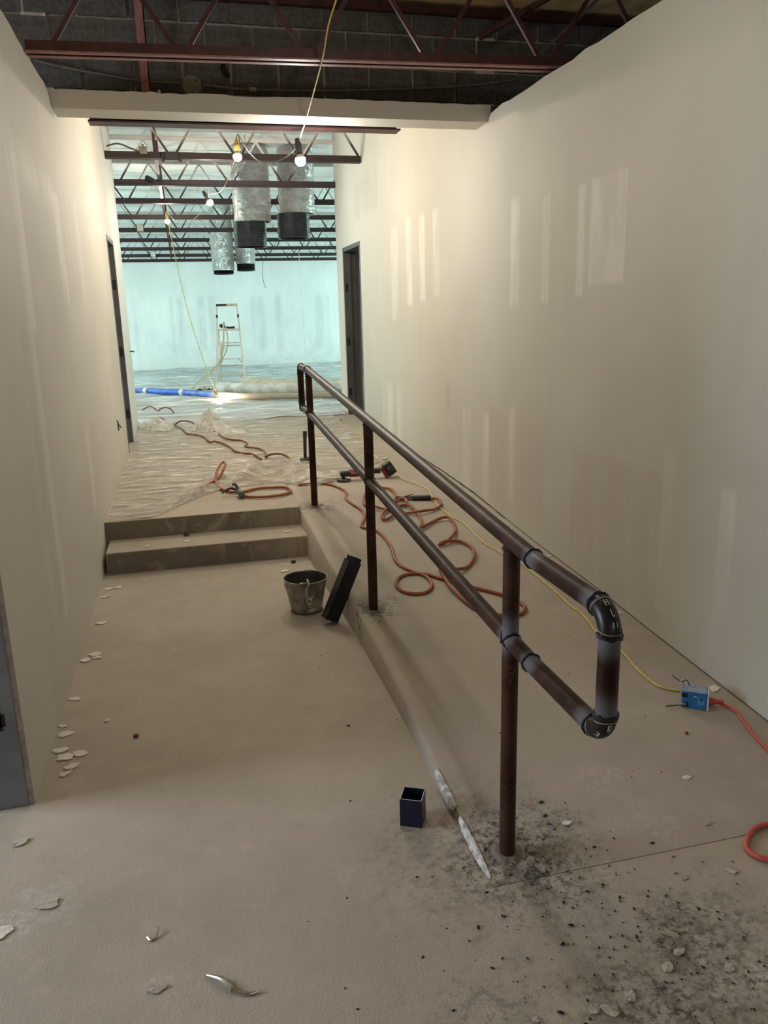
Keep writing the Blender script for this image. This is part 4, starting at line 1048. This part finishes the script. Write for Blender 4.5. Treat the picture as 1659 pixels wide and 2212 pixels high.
bag('crumpled_plastic', 'low trailing heap of clear plastic beside the crumpled ball', (.42,9.35,.318), .22, .16, .07, -.4, 8.2)
bag('crumpled_plastic', 'heap of clear plastic over the cable coils at the left wall end', (-.42,10.25,.318), .22, .42, .13, .3, 5.5)
bag('crumpled_plastic', 'torn scrap of plastic tucked round the far railing post', (.93,6.62,.298), .16, .16, .07, 0, 6.4)

# ================================================================ HALL FLOOR: HOSES, LADDER
def hose(name, label, pts, r, mat, k=6, n=12, wob=.1, group=None):
    P = spline(pts, k)
    rs = [r*(1+wob*noise.noise(V((i*.6,r*30,0)))) for i in range(len(P))]
    return tag(MB().tube(P, rs, n).build(name, mat, smooth=True), label, 'hose', group)
hz = .385
h1 = hose('hose', 'thick hose on the hall floor, blue at the left and dusty grey to the right', [(-2.0,15.6,hz),(-.878,14.937,hz),(-.465,14.543,hz),(-.107,14.185,hz),(.232,13.75,hz),(.48,13.45,hz),(.795,13.05,hz),(1.356,12.72,hz),(1.927,12.55,hz),(2.5,12.45,hz)], .052, M_HOSEB, wob=.06)
for (x, y) in ((-.74,14.82),(-.11,14.19)):
    MB().tube([(x-.03,y+.027,hz),(x+.03,y-.027,hz)], .056, 14).build('coupling', M_HOSEW, h1, smooth=True)
hose('hose', 'plastic wrapped pale hose curving behind the blue and grey one', [(.55,14.35,.42),(.62,14.2,.43),(.9,13.95,.43),(1.32,13.62,.43),(1.76,13.42,.43),(2.24,13.40,.43),(2.8,13.5,.43)], .095, M_HOSEW, wob=.35)
hose('hose', 'pale cream wrapped hose bundle lying farthest back at the ladder', [(1.02,15.0,.44),(1.2,14.75,.45),(1.45,14.5,.44),(1.84,14.05,.43),(2.32,13.95,.43),(2.7,14.15,.43),(3.2,14.4,.43)], .09, M_HOSE, wob=.4)
rq = random.Random(8)
pp = [(.17+.95*i/60 + .05*math.sin(i*2.3), 15.15+.14*math.cos(i*2.3)-.25*i/60, .36+.02*math.sin(i*1.7)) for i in range(61)]
hose('coiled_hose', 'thin beige hose coiled in a low heap at the feet of the ladder', pp, .020, M_HOSE, 4, 8)

lad = thing('step_ladder', 'aluminium platform step ladder standing on the hall plastic', 'ladder', (.815,15.72,.318), -.12)
def lp(sx, zf, dy=0.):      # point on a front rail: sx = -1/1, zf = height
    f = min(zf,1.09)/1.09; hw = .275 - .085*zf/1.55
    return V((sx*hw - .0 + .0*zf, .30*f + dy, zf))
for sx in (-1, 1):
    fr = MB().bar(lp(sx,0), lp(sx,1.09), .036, .062, (0,1,0)).build('front_rail', M_ALU, lad, bevel=.003)
    MB().bar(lp(sx,1.09), lp(sx,1.55), .032, .045, (0,1,0)).build('guard_rail', M_ALU, lad, bevel=.003)
    rr_ = MB().bar((sx*.235,.78,0),(sx*.20,.42,1.06), .02, .05, (0,1,0)).build('rear_rail', M_ALU, lad, bevel=.003)
    MB().box((sx*.275-.02,-.045,-.003),(sx*.275+.02,.045,.03)).build('foot', M_TOOLBLACK, fr, bevel=.003)
    MB().box((sx*.235-.02,.735,-.003),(sx*.235+.02,.825,.03)).build('foot', M_TOOLBLACK, rr_, bevel=.003)
    q = lp(sx,1.32); MB().box((q.x-.018,q.y-.03,1.30),(q.x+.018,q.y+.03,1.36)).build('joint_sleeve', M_TOOLBLACK, lad, bevel=.002)
    for zf in (.22,.53):
        a = lp(sx,zf-.10); c_ = lp(sx,zf-.01); c_.x -= sx*.10
        MB().bar(a, c_, .008, .016).build('step_brace', M_ALU, fr)
for zf in (.22,.53,.83):
    a, c_ = lp(-1,zf), lp(1,zf)
    MB().box((a.x,a.y-.03,zf-.018),(c_.x,a.y+.06,zf)).build('tread', M_ALU, lad, bevel=.003)
MB().box((lp(-1,1.09).x,.24,1.05),(lp(1,1.09).x,.50,1.09)).build('platform', M_ALU, lad, bevel=.003)
th = MB().box((lp(-1,1.55).x-.012,.27,1.515),(lp(1,1.55).x+.012,.33,1.56)).build('top_handle', M_TOOLBLACK, lad, bevel=.006)
MB().box((.0,.266,1.513),(lp(1,1.55).x+.013,.334,1.562)).build('handle_grip', M_HOSE, th, bevel=.006)
MB().bar((-.225,.66,.36),(.225,.66,.36),.018,.03).build('rear_crossbar', M_ALU, lad); MB().bar((-.21,.52,.76),(.21,.52,.76),.018,.03).build('rear_crossbar', M_ALU, lad)
# on the platform (z 1.408): spray gun and a loose nozzle
t = thing('spray_gun', 'dark spray gun lying on the ladder platform', 'tool', (.74,16.08,1.410), -.1)
MB().lathe([(.01,-.03),(.035,-.02),(.04,.01),(.028,.035),(.008,.045)],14, mat=Matrix.Translation((-.02,0,.05)) @ Matrix.Rotation(.5,4,'Y')).build('gun_head', M_TOOLBLACK, t, smooth=True)
MB().tube(spline([(0,0,.05),(.06,0,.03),(.12,.0,.02),(.17,0,.018)],4), [.02]*4+[.017]*4+[.02]*5, 10).build('handle', M_TOOLBLACK, t, smooth=True)
MB().tube([(.02,0,.06),(.03,0,.115)], .011, 8).build('hose_inlet', M_TOOLBLACK, t)
t = tag(MB().lathe([(.006,-.04),(.02,-.03),(.022,.02),(.010,.035)],12, mat=Matrix.Translation((.945,16.06,1.431)) @ rx).build('spray_nozzle', M_TOOLBLACK, smooth=True), 'small dark nozzle at the right end of the ladder platform', 'tool')
yy = 15.92
hose('spray_hose', 'beige spray hose looped over the ladder platform down to the left on the floor', [(.765,16.06,1.53),(.755,15.97,1.49),(.745,15.90,1.30),(.725,15.86,1.12),(.69,15.82,1.03),(.665,15.80,.95),(.64,15.78,.82),(.40,15.68,.60),(.18,15.55,.44),(.09,15.45,.36),(.14,15.4,.345),(.3,15.35,.345)], .014, M_HOSE, 6, 8)
hose('spray_hose', 'second beige spray hose hanging in a long bow beside the first', [(.775,16.06,1.53),(.79,15.97,1.46),(.815,15.88,1.28),(.81,15.85,1.12),(.76,15.82,.97),(.69,15.79,.86),(.66,15.76,.78),(.45,15.6,.60),(.22,15.42,.46),(.11,15.3,.40),(.07,15.22,.35),(.2,15.2,.345)], .012, M_HOSE, 6, 8)
hose('spray_hose', 'third hose dropping along the left ladder rail to the floor', [(.70,15.84,.98),(.64,15.78,.80),(.60,15.70,.62),(.585,15.6,.46),(.52,15.45,.37),(.44,15.3,.345),(.36,15.22,.345)], .013, M_HOSE, 6, 8)
o = tag(MB().lathe([(.012,.13),(.040,.08),(.050,.0),(.045,-.07),(.022,-.12)],14, mat=Matrix.Translation((.695,15.80,1.07)) @ Matrix.Rotation(.25,4,'Y'), wob=lambda a,z,j: .008*noise.noise(V((a*2,z*20,0)))).build('hose_bundle', M_HOSE, smooth=True), 'cream taped bundle of hose hanging at the left of the ladder', 'hose')

# ================================================================ BITS ON THE FLOOR
def flake(x, y, z, sx, sy, rz, seed, mat=None):
    b = MB(); n = 18; top = []; bot = []
    for k in range(n):
        a = 2*math.pi*k/n; q = 1+.45*noise.noise(V((math.cos(a)*1.3, math.sin(a)*1.3, seed)))+.22*noise.noise(V((math.cos(a)*4, math.sin(a)*4, seed)))
        top.append(b.bm.verts.new((sx*q*math.cos(a), sy*q*math.sin(a), .004+.004*noise.noise(V((math.cos(a),math.sin(a),seed+4))))))
        bot.append(b.bm.verts.new((sx*q*math.cos(a)*.97, sy*q*math.sin(a)*.97, .0)))
    c = b.bm.verts.new((0,0,.0055))
    for k in range(n):
        b.bm.faces.new((top[k], top[(k+1)%n], c)); b.bm.faces.new((bot[k], bot[(k+1)%n], top[(k+1)%n], top[k]))
    b.bm.faces.new(bot[::-1])
    o = b.build('plaster_flake', mat or M_FLAKE); o.location = (x,y,z+.001); o.rotation_euler = (0,0,rz)
    return o
rf = random.Random(21)
M_DAB = plain('dried_plaster', (.44,.40,.35), .9, 0, .15, 40, .5)
NTH = ['first','second','third','fourth','fifth','sixth','seventh','eighth','ninth','tenth','eleventh','twelfth','thirteenth','fourteenth','fifteenth','sixteenth']
GL = 'white plaster flakes along the left wall'
FL = [(-.595,4.978,.026),(-.534,4.984,.024),(-.600,4.832,.028),(-.585,4.388,.030),(-.571,3.951,.029),(-.56,3.905,.025),(-.615,3.888,.029),(-.612,3.466,.024),
        (-.628,3.22,.018),(-.605,3.15,.028),(-.612,3.018,.032),(-.582,2.96,.032),(-.530,2.975,.030),(-.548,2.885,.026),(-.565,2.838,.025),(-.452,3.215,.012)]
for i,(x,y,s) in enumerate(sorted(FL, key=lambda q: -q[1])):
    tag(flake(x,y,0,s,s*rf.uniform(.55,.8),rf.uniform(-.4,.6),i*3.7), 'white plaster flake on the floor, %s from the steps along the left wall' % NTH[i], 'debris', GL)
GR = 'white plaster flakes along the right wall'
FR = [(2.02,4.86,.030),(2.035,4.80,.026),(1.975,4.62,.030),(2.06,4.25,.026),(2.05,2.62,.030),(1.985,2.645,.018),(2.055,3.4,.018)]
for i,(x,y,s) in enumerate(sorted(FR, key=lambda q: -q[1])):
    tag(flake(x,y,ramp_z(y),s,s*.6,rf.uniform(-1,1),50+i*2.9), 'white plaster flake on the ramp, %s from the far end along the right wall' % NTH[i], 'debris', GR)
GN = 'plaster chips on the near floor'
FN = [(1.127,1.49,.018),(1.068,1.455,.018),(1.286,1.366,.018),(1.307,1.733,.013),(1.458,1.72,.017),(1.22,1.41,.016),(.93,1.40,.018),(.865,1.376,.021),(.83,1.39,.017),(.68,1.40,.010)]
for i,(x,y,s) in enumerate(sorted(FN)):
    tag(flake(x,y,ramp_z(y),s,s*.7,rf.uniform(-1,1),90+i*2.3,M_DAB), 'pale plaster chip on the dirty floor at lower right, %s counted from the left' % NTH[i], 'debris', GN)
for (x,y,s,mt_,lab) in ((1.079,2.035,.016,M_FLAKE,'round pale chip on the ramp just right of the near railing post'),(1.52,1.923,.014,M_DAB,'faint pale chip on the ramp foot right of the near post chip'),(1.592,2.136,.016,M_FLAKE,'narrow pale flake on the ramp between the box and the near post'),
                    (-.655,2.455,.026,M_DAB,'pale plaster blob on the floor in front of the left doorway'),(-.64,2.045,.036,M_FLAKE,'large thick plaster lump at the left edge of the frame'),(-.525,2.13,.036,M_DAB,'long smeared plaster piece on the near left floor'),(-.205,1.74,.026,M_DAB,'dried plaster dab on the near floor left of the foil strip'),
                    (.60,5.42,.03,M_FLAKE,'pale flake on the upper tread of the steps at right'),(-.10,5.40,.022,M_FLAKE,'pale flake on the tread of the steps at middle'),(.52,4.98,.035,M_FLAKE,'pale flake on the floor in front of the steps near the ramp'),(-.36,5.36,.018,M_FLAKE,'small pale flake on the left of the step tread')):
    z = .148 if 5.3 < y < 5.6 else ramp_z(y) if x > .76 else 0
    tag(flake(x,y,z,s,s*.62,rf.uniform(-.5,.5),x*31+y*17,mt_), lab, 'debris')
def crumb(x, y, z, r, seed, mat, name):
    b = MB(); rr = random.Random(seed)
    b.lathe([(r*.4,0),(r,r*.3),(r*.8,r*.9),(r*.2,r*1.2)],6, wob=lambda a,zz_,j: r*.35*noise.noise(V((math.cos(a)*2,math.sin(a)*2,seed+j))))
    o = b.build(name, mat); o.location = (x,y,z); return o
tag(crumb(-.324,3.045,0,.012,3,M_RUST,'rust_chip'), 'small rust red chip on the lower floor', 'debris')
tag(crumb(1.74,2.36,.055,.008,5,M_RUST,'rust_chip'), 'tiny red scrap on the ramp below the blue box', 'debris')
tag(crumb(.60,5.15,0,.018,9,M_WORN,'concrete_crumb'), 'brown crumb on the floor at the foot of the steps', 'debris')
tag(crumb(-.10,5.55,.148,.022,12,M_WORN,'concrete_crumb'), 'brown crumb on the step tread against the upper riser', 'debris')
b = MB(); rg = random.Random(11)
for k in range(300):
    m_ = rg.random()
    if m_ < .45: x, y = rg.gauss(.95,.16), rg.gauss(1.85,.16)
    elif m_ < .8: x, y = rg.gauss(.95,.28), rg.gauss(1.45,.16)
    else: x, y = rg.uniform(.2,1.7), rg.uniform(1.3,3.6)
    if not (-.4 < x < 2.0 and y > 1.2): continue
    z = ramp_z(y)+.0015 if x > edge_x(max(y,1.85)) else 0
    if abs(x-edge_x(y)) < .02 and y > 1.9: continue
    r = rg.uniform(.0012,.0042)*(1 if rg.random() < .9 else 1.8)
    b.lathe([(r*.5,0),(r,r*.4),(r*.5,r)],5, mat=Matrix.Translation((x,y,z)) @ Matrix.Rotation(rg.uniform(0,3),4,'Z') @ Matrix.Diagonal((1.5,.8,.8,1)))
tag(b.build('grinding_grit', M_GRIT), 'black grinding grit scattered round the near railing post and lower right floor', 'debris', None, 'stuff')
b = MB(); A = []
for i, p in enumerate(spline([(-.085,1.745,.004),(-.043,1.71,.012),(-.01,1.675,.004),(.02,1.658,.003),(.052,1.657,.006)],6)):
    w = .010*math.sin(math.pi*(i+1)/27)*(1.2 if i < 12 else .6)+.0008
    A.append((b.bm.verts.new(p+V((-w*.5,-w,0))), b.bm.verts.new(p+V((0,0,w*.5+.001))), b.bm.verts.new(p+V((w*.5,w,0)))))
for q, r_ in zip(A, A[1:]):
    for i in range(2): b.bm.faces.new((q[i],q[i+1],r_[i+1],r_[i]))
o = b.build('foil_strip', M_CHROME, smooth=True); sm = o.modifiers.new('thickness','SOLIDIFY'); sm.thickness = .0008
tag(o, 'curled strip of shiny foil on the near floor at bottom left of centre', 'debris')
tag(MB().tube(spline([(-.235,1.92,.003),(-.225,1.905,.003),(-.21,1.915,.004),(-.205,1.935,.010),(-.212,1.945,.012)],5), .0025, 6).build('wire_curl', M_CHROME, smooth=True), 'tiny bright hook of wire on the near left floor', 'debris')
t = thing('wire_stub', 'dark stub of wires poking out low on the left wall before its door', 'wire', (L,7.40,.70))
MB().tube([(0,-.02,.075),(.012,-.02,.06),(.012,-.02,-.02)], .005, 6).build('wire_end', M_BLACK, t)
MB().tube([(.004,.02,.035),(.02,.10,.0),(.02,.12,-.012)], .005, 6).build('wire_end', M_BLACK, t)
tag(MB().tube([(L-.02,10.1,1.27),(L+.03,10.1,1.265),(L+.05,10.1,1.26)], .008, 6).build('wire_stub', M_BLACK), 'short dark stub poking from the left wall near its far corner', 'wire')
